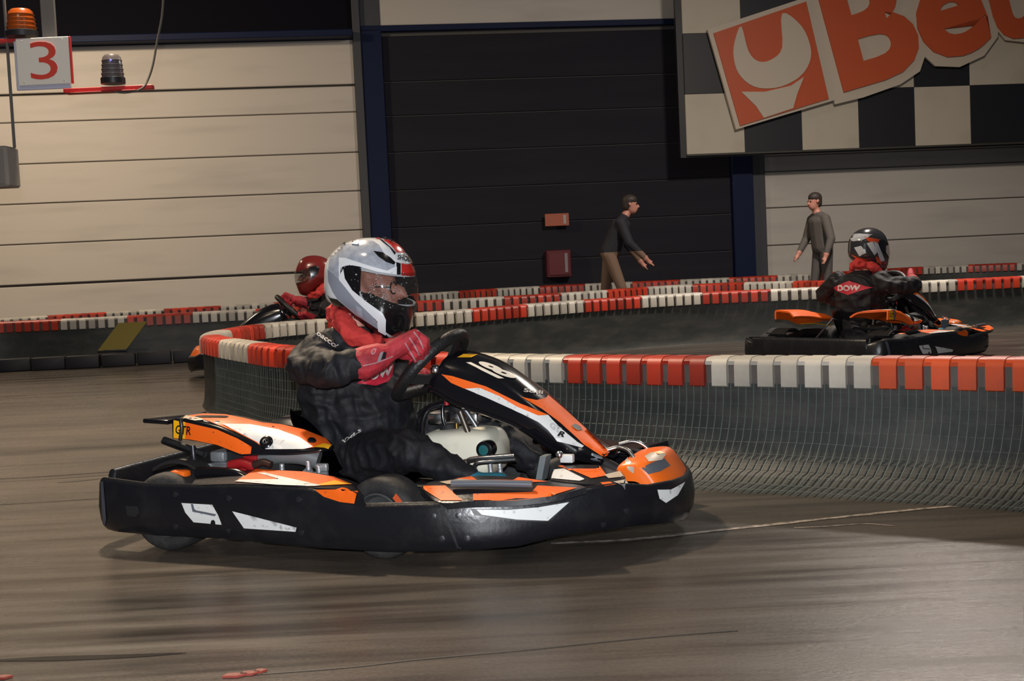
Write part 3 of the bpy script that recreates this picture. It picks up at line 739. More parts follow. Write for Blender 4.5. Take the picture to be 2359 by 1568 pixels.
# ---- side pods: top plates running from bumper to seat
def plate(name, rows, th, mat, nu=6, nv=4, bev=0):
    "rows: list of sections (outer -> inner) of points"
    S = resec(rows, nu, False, nv); bm = bmesh.new(); up = []; dn = []
    for s in S: up.append([bm.verts.new(p) for p in s]); dn.append([bm.verts.new(p-V((0, 0, th))) for p in s])
    n = len(S[0])
    for i in range(len(S)-1):
        for k in range(n-1):
            bm.faces.new((up[i][k], up[i][k+1], up[i+1][k+1], up[i+1][k])); bm.faces.new((dn[i][k+1], dn[i][k], dn[i+1][k], dn[i+1][k+1]))
        bm.faces.new((up[i][0], up[i+1][0], dn[i+1][0], dn[i][0])); bm.faces.new((up[i+1][-1], up[i][-1], dn[i][-1], dn[i+1][-1]))
    for e in (0, -1):
        for k in range(n-1):
            q = (up[e][k], up[e][k+1], dn[e][k+1], dn[e][k]); bm.faces.new(q if e else q[::-1])
    return part(bm, name, mat, None, 45)
def KP(px, py, l, dz=0): p = K(px, py, l); p.z += dz; return p
pod = plate('side_pod', [
    [KP(440, 1117, -.712), KP(455, 1098, -.62), KP(470, 1092, -.50)],
    [KP(545, 1114, -.716), KP(560, 1098, -.64), KP(590, 1081, -.55)],
    [KP(640, 1118, -.722), KP(650, 1101, -.65), KP(665, 1083, -.55)],
    [KP(725, 1123, -.727), KP(740, 1110, -.66), KP(760, 1094, -.56)],
    [KP(800, 1128, -.734), KP(812, 1122, -.67), KP(826, 1113, -.58)],
    [KP(838, 1140, -.736), KP(838, 1146, -.68), KP(838, 1132, -.60)]], .055, black_pl)
T_pod = bvh(pod, side_b)
pod2 = mirror_obj(pod)
decal('pod_sticker', [(541, 1110), (590, 1081), (700, 1087), (770, 1099), (812, 1116), (725, 1120), (640, 1117)], T_pod, orange, pod, mirror=False, label='orange sticker on the rear side pod')
decal('pod_stripe', [(541, 1110), (552, 1106), (645, 1105), (592, 1090), (610, 1090), (740, 1119), (725, 1121), (640, 1118)], T_pod, white_f, pod, .0035, label='white jagged stripe')
decal('pod_tip', [(770, 1108), (812, 1116), (745, 1119), (725, 1119)], T_pod, yellow_f, pod, .0035)
T_sp = T_band
decal('pod_end_sticker', [(727, 1127), (790, 1126), (824, 1133), (818, 1159), (785, 1155), (748, 1143)], bvh(pod), orange, pod, .006, label='orange sticker at the end of the pod')
# near-side stickers on the black side bumper
decal('bumper_sticker', [(419, 1158), (490, 1162), (504, 1187), (512, 1208), (447, 1202), (428, 1180)], T_side, white_f, side_b, .003, label='worn white sticker')
decal('bumper_sticker', [(536, 1177), (684, 1214), (682, 1224), (563, 1216)], T_side, white_f, side_b, .003, label='white wedge sticker')
decal('sticker_border', [(412, 1154), (494, 1158), (510, 1186), (520, 1212), (444, 1206), (420, 1180)], T_side, black_f, side_b, .0015)
decal('sticker_scar', [(441, 1160), (445, 1178), (496, 1188), (500, 1184), (450, 1174), (446, 1160)], T_side, grey_f, side_b, .004)
decal('sticker_notch', [(486, 1206), (488, 1198), (493, 1196), (497, 1200), (498, 1209)], T_side, black_f, side_b, .004)
decal('bumper_sticker', [(1097, 1173), (1170, 1174), (1240, 1168), (1311, 1156), (1262, 1199), (1190, 1196), (1110, 1185)], T_front, white_f, front_half, .003, label='long white swoosh sticker')
decal('sticker_border', [(1084, 1171), (1170, 1172), (1240, 1166), (1316, 1153), (1266, 1202), (1190, 1199), (1092, 1186)], T_front, black_f, front_half, .0015)
decal('bumper_sticker', [(1513, 1128), (1545, 1127), (1577, 1110), (1560, 1140), (1533, 1158), (1518, 1148)], T_front, white_f, front_half, .003, label='white fang sticker on the nose')
decal('joint_groove', [(1012, 1156), (1018, 1156), (1062, 1270), (1056, 1270)], T_band, black_mt, side_b, .002)
for px, py, t in ((998, 1188, 0), (1018, 1240, 0), (1056, 1187, 1), (1077, 1240, 1), (405, 1138, 0), (528, 1147, 0), (689, 1150, 0), (405, 1212, 0), (695, 1226, 0), (526, 1222, 0), (1443, 1176, 1), (1390, 1208, 1)):
    o_, d_ = MAINSHOOT(px, py); h = (T_front if t else T_side).ray_cast(o_, d_)
    if h[0] is None: continue
    n = h[1] if h[1].dot(d_) < 0 else -h[1]
    bm = bmesh.new(); lathe(bm, [(.011, 0), (.011, .003), (.006, .004), (.006, .007), (.0004, .0075)], Matrix.Translation(h[0]) @ frame_to(n).to_4x4(), 12, False); part(bm, 'bolt', dark_steel, front_half if t else side_b, 40)
decal('bumper_hole', [(290, 1165), (318, 1166), (322, 1182), (312, 1190), (294, 1187)], T_side, black_mt, side_b, .0015)
decal('rear_edge_sheen', [(233, 1110), (239, 1108), (246, 1196), (243, 1212), (238, 1205)], bvh(side_b, rear_half), M('edge_sheen', (.06, .07, .09), .3), rear_half, .003)  # painted highlight along the rear edge of the bumper
# ---- front wing pods (between front wheel and nose)
fp = plate('front_pod', [
    [KP(968, 1122, -.66), KP(985, 1112, -.58), KP(1000, 1106, -.50)],
    [KP(1010, 1156, -.712), KP(1020, 1120, -.62), KP(1030, 1104, -.50)],
    [KP(1085, 1154, -.70), KP(1088, 1120, -.60), KP(1092, 1096, -.46)],
    [KP(1190, 1150, -.655), KP(1185, 1122, -.56), KP(1170, 1097, -.42)],
    [KP(1280, 1140, -.60), KP(1268, 1122, -.51), KP(1250, 1105, -.38)],
    [KP(1350, 1122, -.54), KP(1335, 1117, -.46), KP(1300, 1112, -.36)]], .022, black_pl)
T_fp = bvh(fp)
decal('front_pod_sticker', [(963, 1120), (1026, 1119), (1065, 1153), (1016, 1153)], T_fp, orange, fp, label='orange chevron by the front wheel')
decal('front_pod_sticker', [(1090, 1138), (1225, 1134), (1238, 1119), (1330, 1124), (1270, 1142), (1190, 1152), (1090, 1153)], T_fp, orange, fp, label='orange band along the front pod')
decal('front_pod_sticker', [(1050, 1103), (1100, 1095), (1170, 1096), (1262, 1110), (1200, 1112), (1100, 1110)], T_fp, orange, fp)
decal('front_pod_sticker', [(1012, 1111), (1060, 1104), (1140, 1111), (1100, 1115), (1030, 1116)], T_fp, cream_f, fp, .003)
decal('front_pod_sticker', [(1092, 1107), (1140, 1108), (1132, 1113), (1095, 1113)], T_fp, yellow_f, fp, .004)
bm = bmesh.new(); a_, b_ = KP(1040, 1121, -.64), KP(1226, 1123, -.575); tube(bm, [a_+V((0, 0, .012)), a_.lerp(b_, .5)+V((0, 0, .014)), b_+V((0, 0, .012))], .013, 8); part(bm, 'pod_rail', grey_f, fp, 60)
fp2 = mirror_obj(fp)
# inner fairing steps next to the nose
ip = plate('inner_fairing', [
    [KP(1268, 1105, -.36), KP(1272, 1088, -.30), KP(1282, 1074, -.22)],
    [KP(1320, 1112, -.37), KP(1330, 1085, -.29), KP(1325, 1070, -.20)],
    [KP(1385, 1116, -.38), KP(1395, 1095, -.29), KP(1385, 1072, -.19)],
    [KP(1440, 1114, -.36), KP(1440, 1098, -.28), KP(1430, 1085, -.18)]], .02, black_pl)
T_ip = bvh(ip, front_half)
decal('fairing_sticker', [(1270, 1102), (1276, 1082), (1300, 1080), (1348, 1104), (1335, 1108)], bvh(ip), white_f, ip, label='white sticker on the inner fairing')
decal('fairing_sticker', [(1285, 1074), (1330, 1068), (1378, 1070), (1398, 1096), (1362, 1102), (1320, 1084)], bvh(ip), orange, ip, label='orange sticker on the inner fairing')
decal('fairing_sticker', [(1392, 1094), (1436, 1083), (1456, 1090), (1440, 1098), (1402, 1102)], bvh(ip), cream_f, ip)
decal('fairing_sticker', [(1383, 1112), (1405, 1110), (1418, 1116), (1392, 1120)], T_ip, orange, ip)
decal('fairing_sticker', [(1413, 1110), (1440, 1105), (1452, 1110), (1432, 1117)], T_ip, cream_f, ip)
ip2 = mirror_obj(ip)
# nose panel with number plate
rows = []
for l, dz, da in ((-.20, -.050, -.040), (-.19, -.016, -.026), (-.12, .0, -.006), (0, .006, .004), (.12, .0, -.006), (.19, -.016, -.026), (.20, -.050, -.040)):
    rows.append([V((1.675+da*.3, l*.84, .268+dz)), V((1.70+da*.6, l*.92, .290+dz)), V((1.76+da, l*.98, .300+dz)), V((1.802+da, l, .296+dz)), V((1.835+da, l, .262+dz)), V((1.872+da, l, .200+dz))])
nose = plate('nose_panel', rows, .03, orange2, 5, 3)
T_n = bvh(nose)
decal('nose_plate', [(1478, 1078), (1500, 1066), (1530, 1056), (1544, 1072), (1520, 1086), (1494, 1092)], T_n, grey_f, nose, .002)
decal('nose_tag', [(1485, 1052), (1500, 1043), (1534, 1046), (1524, 1060), (1494, 1064)], T_n, cream_f, nose, .0035)
decal('nose_flank', [(1440, 1062), (1447, 1054), (1462, 1078), (1460, 1090), (1446, 1080)], T_n, cream_f, nose, .003)
decal('nose_tag', [(1505, 1043), (1520, 1040), (1534, 1044), (1515, 1047)], T_n, yellow_f, nose, .004)
# ---- steering fairing with number
N_ = [K(*p, -.125) for p in ((1012, 848), (1060, 858), (1120, 878), (1200, 925), (1290, 1000), (1345, 1040), (1380, 1058))]
S_ = [K(*p, -.14) for p in ((1003, 895), (1055, 924), (1130, 950), (1200, 980), (1290, 1040), (1345, 1055), (1384, 1066))]
wd = [.150, .150, .146, .138, .124, .112, .100]
secs = []
crown = [.058, .058, .050, .034, .024, .020, .015]
for n_, s_, w_, cr in zip(N_, S_, wd, crown):
    k = w_/.14
    near = [V((s_.x-.012, -w_*.90, s_.z-.004)), V((s_.x, -w_, s_.z)), V((n_.x*.5+s_.x*.5+.006, -w_*1.03, n_.z*.5+s_.z*.5)), V((n_.x, -w_*.95, n_.z-.004)), V((n_.x+.006+cr*.15, -w_*.80, n_.z+cr*.55)), V((n_.x+.008+cr*.3, -w_*.35, n_.z+cr))]
    secs.append(near+[V((p.x, -p.y, p.z)) for p in near[::-1]])
S2 = resec(secs, 6, False)
top0 = [V((p.x-.030, p.y*.9, p.z-.030 if p.z > .6 else p.z)) for p in S2[0]]
S2 = [top0]+S2
inner = [[V((p.x-.012, p.y*.93, p.z-.014)) for p in s] for s in S2]
bm = bmesh.new(); A = loft(bm, S2, False, False); B = loft(bm, inner, False, False); n = len(A[0])
for i in range(len(A)-1):
    for k in (0, n-1):
        q = (A[i][k], A[i+1][k], B[i+1][k], B[i][k]); bm.faces.new(q if k else q[::-1])
for e in (0, -1):
    for k in range(n-1):
        q = (A[e][k], A[e][k+1], B[e][k+1], B[e][k]); bm.faces.new(q if not e else q[::-1])
fair = part(bm, 'steering_fairing', black_gl, None, 50)
T_f = bvh(fair)
decal('fairing_stripe', [(1017, 862), (1042, 866), (1120, 890), (1200, 930), (1262, 955), (1240, 957), (1190, 936), (1150, 912), (1105, 893), (1070, 895), (1040, 882)], T_f, orange, fair, label='orange stripe on the fairing side')
decal('fairing_stripe', [(1071, 895), (1105, 893), (1150, 912), (1190, 936), (1240, 957), (1262, 956), (1290, 985), (1330, 1018), (1345, 1027), (1340, 1031), (1284, 1016), (1262, 990), (1240, 972), (1180, 942), (1120, 915)], T_f, white_f, fair, label='white stripe on the fairing side')
decal('fairing_panel', [(1200, 914), (1235, 922), (1258, 916), (1262, 910), (1300, 942), (1350, 988), (1402, 1040), (1400, 1050), (1385, 1050), (1345, 1024), (1290, 974), (1245, 940)], T_f, orange, fair, label='orange lower front of the fairing')
text_film('race_number', '18', (1150, 873), (50, -2), (-78, -38), T_f, M('number_print', (.70, .66, .58), .4), fair, .0028, 12, bold=.05)
text_film('script_print', 'Sodi', (1206, 903), (48, 6), (-4, -9), T_f, suit_trim, fair, .0028, 12, shear=.3)
text_film('letter_print', 'GT', (1266, 985), (26, 17), (2, -15), T_f, M('pale_print', (.45, .46, .47), .4), fair, .0042, 10, shear=.2, bold=.05)
text_film('letter_print', 'R', (1283, 1004), (16, 4), (4, -12), T_f, black_f, fair, .0042, 10, shear=.2, bold=.05)
decal('top_sticker', [(1053, 824), (1068, 816), (1100, 817), (1085, 824)], T_f, yellow_f, fair, .0025)
decal('bolt_hole', [(1316, 980), (1324, 977), (1337, 984), (1340, 991), (1330, 992), (1320, 987)], T_f, black_f, fair, .0042)
decal('clip', [(1363, 1043), (1386, 1052), (1385, 1063), (1361, 1057)], T_f, grey_f, fair, .003)
bm = bmesh.new(); bmesh.ops.create_uvsphere(bm, u_segments=16, v_segments=10, radius=.022); bmesh.ops.translate(bm, vec=K(1003, 852, -.13), verts=bm.verts); part(bm, 'side_knob', chrome, fair, 180)
tubes('fairing_hoop', [[K(1400, 1036, -.10), K(1425, 1030, -.09), K(1450, 1040, -.10), K(1462, 1062, -.12), K(1465, 1085, -.13)]], .008, chrome)
tubes('fairing_hoop', [[(1.60, .10, .31), (1.66, .11, .32), (1.71, .12, .29), (1.72, .13, .24)]], .008, chrome)
bm = bmesh.new(); tube(bm, [K(1376, 1058, -.02), K(1420, 1080, -.02), K(1445, 1092, -.02)], .022, 10); part(bm, 'fairing_mount', black_mt, None, 60)
# ---- seat
sr = []
for px, py, w_, dp in ((706, 940, .15, .02), (715, 965, .19, .05), (735, 1010, .215, .10), (775, 1075, .22, .12), (815, 1120, .215, .10), (900, 1125, .20, .06), (955, 1105, .18, .02)):
    c = K(px, py, 0); sr.append([V((c.x+dp*.9, -w_, c.z+dp)), V((c.x+dp*.3, -w_*.92, c.z+dp*.3)), V((c.x, -w_*.5, c.z)), V((c.x-.005, 0, c.z-.005)), V((c.x, w_*.5, c.z)), V((c.x+dp*.3, w_*.92, c.z+dp*.3)), V((c.x+dp*.9, w_, c.z+dp))])
S = resec(sr, 5, False, 3); bm = bmesh.new(); A = loft(bm, S, False, False)
bmesh.ops.solidify(bm, geom=list(bm.faces), thickness=.012); seat = part(bm, 'seat', black_gl, None, 50)
for s in (1, -1): tubes('seat_stay', [[(.36, s*.19, .42), (.20, s*.26, .26), (.03, s*.30, .11)]], .009, steel)
# ---- rear engine cover
cv = [
    [KP(398, 1010, -.55), KP(398, 968, -.55), KP(415, 962, -.52), KP(425, 957, -.43), KP(432, 953, -.33), KP(440, 968, -.27)],
    [KP(440, 1014, -.555), KP(440, 971, -.55), KP(455, 962, -.515), KP(470, 955, -.43), KP(478, 952, -.33), KP(485, 968, -.26)],
    [KP(500, 1026, -.555), KP(500, 987, -.548), KP(520, 972, -.51), KP(545, 960, -.43), KP(556, 959, -.33), KP(560, 975, -.25)],
    [KP(556, 1048, -.555), KP(552, 1010, -.545), KP(576, 994, -.505), KP(600, 974, -.43), KP(612, 971, -.33), KP(618, 985, -.24)],
    [KP(600, 1047, -.545), KP(606, 1034, -.535), KP(630, 1010, -.50), KP(650, 988, -.43), KP(668, 979, -.33), KP(676, 992, -.24)],
    [KP(668, 1048, -.52), KP(676, 1036, -.515), KP(692, 1018, -.48), KP(706, 1003, -.42), KP(718, 994, -.33), KP(724, 1006, -.25)],
    [KP(735, 1042, -.49), KP(740, 1034, -.485), KP(746, 1026, -.45), KP(752, 1019, -.40), KP(757, 1013, -.33), KP(762, 1024, -.27)],
    [KP(762, 1034, -.45), KP(764, 1029, -.445), KP(765, 1027, -.42), KP(766, 1026, -.39), KP(768, 1024, -.34), KP(770, 1030, -.30)]]
S = resec(cv, 6, False, 4); bm = bmesh.new(); loft(bm, S, False, False)
bmesh.ops.recalc_face_normals(bm, faces=bm.faces); bmesh.ops.solidify(bm, geom=list(bm.faces), thickness=.014)
cover = part(bm, 'engine_cover', black_gl, None, 45)
T_c = bvh(cover)
decal('cover_side_sticker', [(401, 969), (430, 973), (500, 989), (548, 1010), (580, 1029), (578, 1045), (556, 1046), (500, 1024), (440, 1012), (401, 1009)], T_c, orange, cover, label='orange side sticker of the engine cover')
decal('cover_side_tag', [(401, 968), (428, 972), (428, 1010), (401, 1008)], T_c, yellow_f, cover, .0035)
text_film('letter_print', 'GTR', (405, 998), (36, 4), (2, -20), T_c, black_f, cover, .0045, 9, bold=.02)
decal('cover_top_sticker', [(425, 959), (470, 953), (520, 955), (560, 963), (605, 974), (648, 978), (700, 990), (750, 1010), (764, 1026), (700, 1034), (612, 1034), (585, 1016), (540, 994), (480, 970)], T_c, orange, cover, label='orange top sticker of the engine cover')
decal('cover_top_flash', [(512, 977), (575, 978), (640, 990), (690, 1008), (722, 1030), (700, 1035), (613, 1035), (592, 1018), (560, 1002)], T_c, white_f, cover, .0035, label='white flash across the engine cover')
decal('cover_top_flash', [(415, 962), (430, 958), (456, 963), (470, 968), (450, 969)], T_c, cream_f, cover, .0035)
decal('cover_tip', [(722, 1031), (745, 1022), (764, 1026), (755, 1033)], T_c, yellow_f, cover, .0035)
for px, py, r_ in ((614, 1019, .026), (718, 1016, .017)):
    o_, d_ = MAINSHOOT(px, py); h = T_c.ray_cast(o_, d_); n = h[1] if h[1].dot(d_) < 0 else -h[1]
    bm = bmesh.new(); lathe(bm, [(r_, -.004), (r_, .006), (r_*.75, .011), (r_*.35, .011), (r_*.35, .003), (.0004, .003)], Matrix.Translation(h[0]) @ frame_to(n).to_4x4(), 20, False); part(bm, 'cover_knob', black_gl, cover, 40)
bm = bmesh.new(); box(bm, K(404, 961, -.42), (.12, .26, .018), Matrix.Rotation(.05, 3, 'Y')); part(bm, 'cover_lip', black_gl, cover, 30, .005)
bm = bmesh.new(); tube(bm, [K(416, 966, -.57), K(419, 985, -.578), K(415, 1014, -.57)], .0075, 8); part(bm, 'cover_handle', dark_steel, cover, 60)
tubes('cover_bracket', [[K(378, 1012, -.50), K(430, 1030, -.52), K(470, 1046, -.52)], [K(376, 1016, -.35), K(430, 1036, -.40), K(470, 1046, -.50)]], .012, black_mt)
# the low cover on the far side
c2 = mirror_obj(cover); c2.name = 'battery_cover'; c2.data.transform(Matrix.Translation((0, 0, -.105))); c2.data.materials.clear(); c2.data.materials.append(black_gl)
tubes('cover_edge', [[(.02, .30, .375), (.2, .285, .365), (.45, .29, .325)]], .004, yellow_f)
# ---- engine under the cover
def kb(name, px0, py0, px1, py1, l0, l1, mat, bev=.008, par=None):
    a = K(px0, py1, l0); b = K(px1, py0, l0); bm = bmesh.new(); box(bm, ((a.x+b.x)/2, (l0+l1)/2, (a.z+b.z)/2), (abs(b.x-a.x), abs(l1-l0), abs(b.z-a.z))); return part(bm, name, mat, par, 30, bev)
eng = kb('engine_block', 500, 1040, 640, 1098, -.49, -.26, black_mt)
kb('cylinder_head', 483, 1040, 515, 1064, -.51, -.40, alu, .01, eng)
for k in range(5): kb('cooling_fin', 494, 1066+k*4, 520, 1068+k*4, -.515, -.40, alu, .001, eng)
kb('carburettor', 476, 1068, 486, 1080, -.52, -.46, alu, .004, eng)
bm = bmesh.new(); tube(bm, catmull([K(602, 1053, -.47), K(640, 1046, -.48), K(690, 1046, -.47), K(735, 1058, -.45)], 5), .038, 14); part(bm, 'airbox', M('airbox_grey', (.14, .15, .155), .45), eng, 60)
bm = bmesh.new(); tube(bm, catmull([K(530, 1072, -.53), K(560, 1066, -.53), K(590, 1078, -.53)], 5), .020, 10); part(bm, 'belt_guard', red_pt, eng, 60)
kb('guard_bracket', 545, 1075, 572, 1090, -.535, -.50, red_pt, .006, eng)
kb('rocker_bracket', 560, 1050, 590, 1060, -.52, -.49, red_pt, .004, eng)
bm = bmesh.new(); tube(bm, catmull([K(585, 1072, -.54), K(605, 1064, -.54), K(625, 1070, -.54)], 5), .014, 10); part(bm, 'exhaust_elbow', M('burnt_steel', (.10, .06, .05), .4, .7), eng, 60)
for px, py, hh in ((650, 1076, 18), (711, 1072, 20), (735, 1078, 16)):
    a = K(px, py+10, -.52); bm = bmesh.new(); lathe(bm, [(.010, 0), (.010, hh*.0016), (.007, hh*.0017), (.0005, hh*.0017)], Matrix.Translation(a), 12, False); part(bm, 'standoff_pin', alu, eng, 40)
for pxs in (((640, 1094), (690, 1090), (712, 1072), (720, 1088), (752, 1080), (755, 1102), (640, 1104)),):
    bm = bmesh.new(); P = [K(x, y, -.50) for x, y in pxs]; prism(bm, [(p.x, p.z) for p in P], -.50, -.49, lambda u, v, d: V((u, d, v))); part(bm, 'engine_plate', alu, eng, 30)
kb('plate_tab', 726, 1068, 752, 1086, -.52, -.50, alu, .006, eng)
tubes('hoop_post', [[K(444, 1026, -.53), K(446, 1050, -.535), K(450, 1074, -.53)]], .011, dark_steel)
tubes('exhaust_pipe', [[K(455, 1088, -.60), K(500, 1088, -.60), K(545, 1092, -.605), K(566, 1102, -.61)]], .022, black_gl)
# rear fender over the tyre, and the tag on it
fd = []
for t in range(9):
    an = math.radians(20+t*17.5); r_ = .185; fd.append([V((.03-r_*math.cos(an), l, .155+r_*math.sin(an)*.98)) for l in (-.60, -.55, -.46, -.40)])
fnd = plate('rear_fender', fd[2:7], .012, black_mt, 3, 2); mirror_obj(fnd)
decal('fender_tag', [(392, 1101), (404, 1085), (426, 1083), (437, 1100), (430, 1104)], bvh(pod, side_b, fnd), orange, fnd, .003)
bm = bmesh.new(); a_ = K(415, 1100, -.62); box(bm, (a_.x, -.62, a_.z+.005), (.075, .05, .05)); tg = part(bm, 'fender_block', orange2, fnd, 30, .012)
# ---- steering wheel and column
SWC = K(992, 848, 0); TAU = math.radians(46); e1 = V((0, 1, 0)); e2 = V((math.cos(TAU), 0, math.sin(TAU))); SWN = V((-math.sin(TAU), 0, math.cos(TAU))); SWR = .183
def ring(t, r=SWR, out=0): return SWC+(e2*math.cos(t)+e1*math.sin(t))*r+SWN*out
sw = empty('steering_wheel'); sw.parent = kart
bm = bmesh.new(); pts = []
for k in range(64):
    t = 2*math.pi*k/64; r_ = SWR
    if math.cos(t) < -.72: r_ = SWR*.72/abs(math.cos(t))**1.0
    pts.append(ring(t, r_))
tube(bm, pts, .0255, 12, True); part(bm, 'wheel_rim', M('rim_grip', (.010, .010, .011), .48, bump=(80, .3)), sw, 180)
for t in (-1.75, 1.75, .0):
    bm = bmesh.new(); d_ = ring(t)-SWC; sd = SWN.cross(d_).normalized()*.026
    loft(bm, [[SWC+d_*u-SWN*h_+sd*k+SWN*.004*q for k, q in ((-1, -1), (1, -1), (1, 1), (-1, 1))] for u, h_ in ((.12, .05), (.5, .035), (.97, .0))]); part(bm, 'wheel_spoke', black_mt, sw, 30)
bm = bmesh.new(); lathe(bm, [(.045, -.06), (.05, -.045), (.05, -.03), (.03, -.025), (.0005, -.025)], Matrix.Translation(SWC) @ frame_to(SWN).to_4x4(), 24, False); part(bm, 'wheel_hub', black_mt, sw, 40)
tubes('steering_column', [[SWC-SWN*.05, SWC-SWN*.05+V((.14, 0, -.18)), V((1.16, 0, .16))]], .011, steel)
# ---- fuel tank, hoses, chrome hoop
tk = []
for px, w_, y0, y1 in ((983, .085, 1010, 1055), (990, .105, 998, 1068), (1010, .115, 988, 1086), (1060, .12, 984, 1092), (1120, .12, 984, 1092), (1142, .11, 992, 1085), (1153, .095, 1012, 1070)):
    a = K(px, y0, -.02); b = K(px, y1, -.02); zc = (a.z+b.z)/2; hz = (a.z-b.z)/2
    tk.append([V((a.x, -.02+w_*math.copysign(abs(math.cos(t))**.5, math.cos(t)), zc+hz*math.copysign(abs(math.sin(t))**.5, math.sin(t)))) for t in [2*math.pi*k/28 for k in range(28)]])
bm = bmesh.new(); loft(bm, resec(tk, 4)); tank = part(bm, 'fuel_tank', tank_m, None, 60)
pc = K(1035, 985, -.03); bm = bmesh.new(); lathe(bm, [(.04, -.01), (.04, .014), (.035, .02), (.0005, .02)], Matrix.Translation(pc), 24, False); part(bm, 'tank_cap', black_mt, tank, 40)
for px in (1024, 1052):
    bm = bmesh.new(); lathe(bm, [(.008, 0), (.008, .02), (.0005, .021)], Matrix.Translation(K(px, 986, -.06)), 10, False); part(bm, 'hose_fitting', M('brass', (.45, .30, .10), .3, 1), tank, 40)
tubes('fuel_hose', [[K(1026, 984, -.06), K(1020, 960, -.06), K(1021, 930, -.05), K(1030, 915, -.03)]], .008, black_gl)
tubes('fuel_hose', [[K(976, 1040, -.08), K(972, 985, -.08), K(985, 945, -.07), K(1020, 930, -.05)]], .011, black_gl)
bm = bmesh.new(); lathe(bm, [(.010, -.012), (.010, .012)], Matrix.Translation(K(1029, 926, -.05)), 12); part(bm, 'hose_clip', red_pt, None, 40)
for i, (px0, px1) in enumerate(((983, 1020), (1040, 1060), (1070, 1098))):
    kb('bright_bracket', px0, 950, px1, 978, -.02+.01*i, .06, chrome, .012)
tubes('column_stay', [[K(1060, 948, -.09), K(1080, 1000, -.10), K(1104, 1062, -.11)]], .0125, M('stay_brown_steel', (.22, .19, .16), .35, .9))
hb = empty('hoop_hub'); hb.parent = kart; c_ = K(1120, 1034, -.135); bm = bmesh.new(); AX = Matrix.Translation(c_) @ Matrix.Rotation(math.pi/2, 4, 'X')
lathe(bm, [(.033, -.03), (.036, .0), (.033, .022), (.022, .026), (.0005, .026)], AX, 28, False); part(bm, 'hub_cap', black_gl, hb, 40)
bm = bmesh.new(); lathe(bm, [(.020, .0255), (.020, .029), (.013, .030), (.0005, .030)], AX, 24, False); part(bm, 'hub_disc', M('teal_disc', (.01, .10, .11), .4), hb, 40)
tubes('chrome_hoop', [[K(1072, 1078, -.19), K(1078, 1062, -.19), K(1095, 1057, -.19), K(1130, 1054, -.19), K(1186, 1050, -.18)]], .012, chrome)
tubes('chrome_hoop', [[K(1092, 1076, -.20), K(1102, 1066, -.20), K(1140, 1062, -.19), K(1188, 1058, -.18)]], .009, chrome)
bm = bmesh.new(); box(bm, K(1074, 1078, -.19), (.03, .03, .07), Matrix.Rotation(-.2, 3, 'Y')); part(bm, 'hoop_foot', M('brown_steel', (.06, .04, .035), .4, .6), None, 30, .006)
for px, l in ((1128, -.16), (1150, -.10)): tubes('pedal_arm', [[K(px, 1060, l), K(px+4, 1100, l)]], .010, alu)
bm = bmesh.new(); a_ = K(1256, 1048, -.24); b_ = K(1246, 1104, -.24); loft(bm, [[p+V(q) for q in ((-.010, -.03, 0), (.014, -.03, 0), (.014, .03, 0), (-.010, .03, 0))] for p in (a_, b_)]); part(bm, 'pedal_plate', M('pedal_grey', (.20, .23, .24), .45, .4), None, 30, .004)
kb('side_plate', 1290, 1048, 1318, 1066, -.20, -.17, white_f, .004)
bm = bmesh.new(); bmesh.ops.create_uvsphere(bm, u_segments=16, v_segments=10, radius=.014); bmesh.ops.translate(bm, vec=K(1289, 1047, -.21), verts=bm.verts); part(bm, 'chrome_ball', chrome, None, 180)

# ================================================================== THE DRIVER
def rot_wheel(p, ang): return SWC+Matrix.Rotation(ang, 3, SWN) @ (V(p)-SWC)
def mir(p): return V((p[0], -p[1], p[2]))
near_wrist = K(862, 828, -.31); far_ang = math.radians(62)
far_wrist = rot_wheel(mir(near_wrist), far_ang)
HC = K(856, 662, 0)
body_h = [
    [(K(818, 1062, 0), (.17, .20, .13)), (K(795, 985, 0), (.165, .205, .14))],
    [(K(795, 985, 0), (.165, .205, .14)), (K(780, 880, 0), (.165, .215, .15))],
    [(K(780, 880, 0), (.165, .215, .15)), (K(765, 815, 0), (.12, .22, .10))],
    [(K(800, 900, 0), (.15, .20, .13)), (K(868, 915, 0), (.125, .18, .10)), (K(895, 985, 0), (.11, .17, .09)), (K(840, 1040, 0), (.13, .2, .1))],
    [(K(800, 840, 0), (.12, .18, .08)), (K(845, 850, -.02), (.11, .16, .08))],
    [(K(765, 812, 0), (.10, .14, .09)), (K(820, 755, 0), (.075, .075, .07))],
    [(K(820, 755, 0), .065), (HC+V((.0, 0, -.03)), (.08, .07, .09))],
    [(HC+V((.0, 0, .02)), (.105, .08, .10)), (HC+V((.03, 0, -.06)), (.085, .065, .07))],
    [(HC+V((.125, 0, -.005)), (.012, .012, .012)), (HC+V((.145, 0, -.045)), (.018, .018, .014)), (HC+V((.10, 0, -.03)), (.02, .022, .03))],   # nose
    [(K(728, 812, -.21), .092), (K(706, 842, -.27), .078)],
    [(K(706, 842, -.27), .082), (K(768, 852, -.40), .072)],
    [(K(768, 852, -.40), .072), (K(842, 834, -.335), .052)],
    [(mir(K(728, 812, -.21)), .088), (V((.50, .40, .60)), .075)],
    [(V((.50, .40, .60)), .07), (far_wrist, .048)],
    [(K(830, 1058, -.12), .115), (K(945, 1038, -.27), .084)],
    [(K(945, 1038, -.27), .084), (K(1075, 1098, -.29), .05)],
    [(K(850, 1055, .12), .11), (K(1075, 940, .20), .078)],
    [(K(1075, 940, .20), .078), (K(1235, 1075, .20), .052)],
]
bme = blob('person', body_h, .009, 6, (10.0, .015))
bme.materials.append(suit_m); bme.materials.append(skin_m)
zneck = HC.z-.155
for p in bme.polygons:
    if p.center.z > zneck and p.center.x > .42: p.material_index = 1
driver = link('person', bme); driver.matrix_world = KM
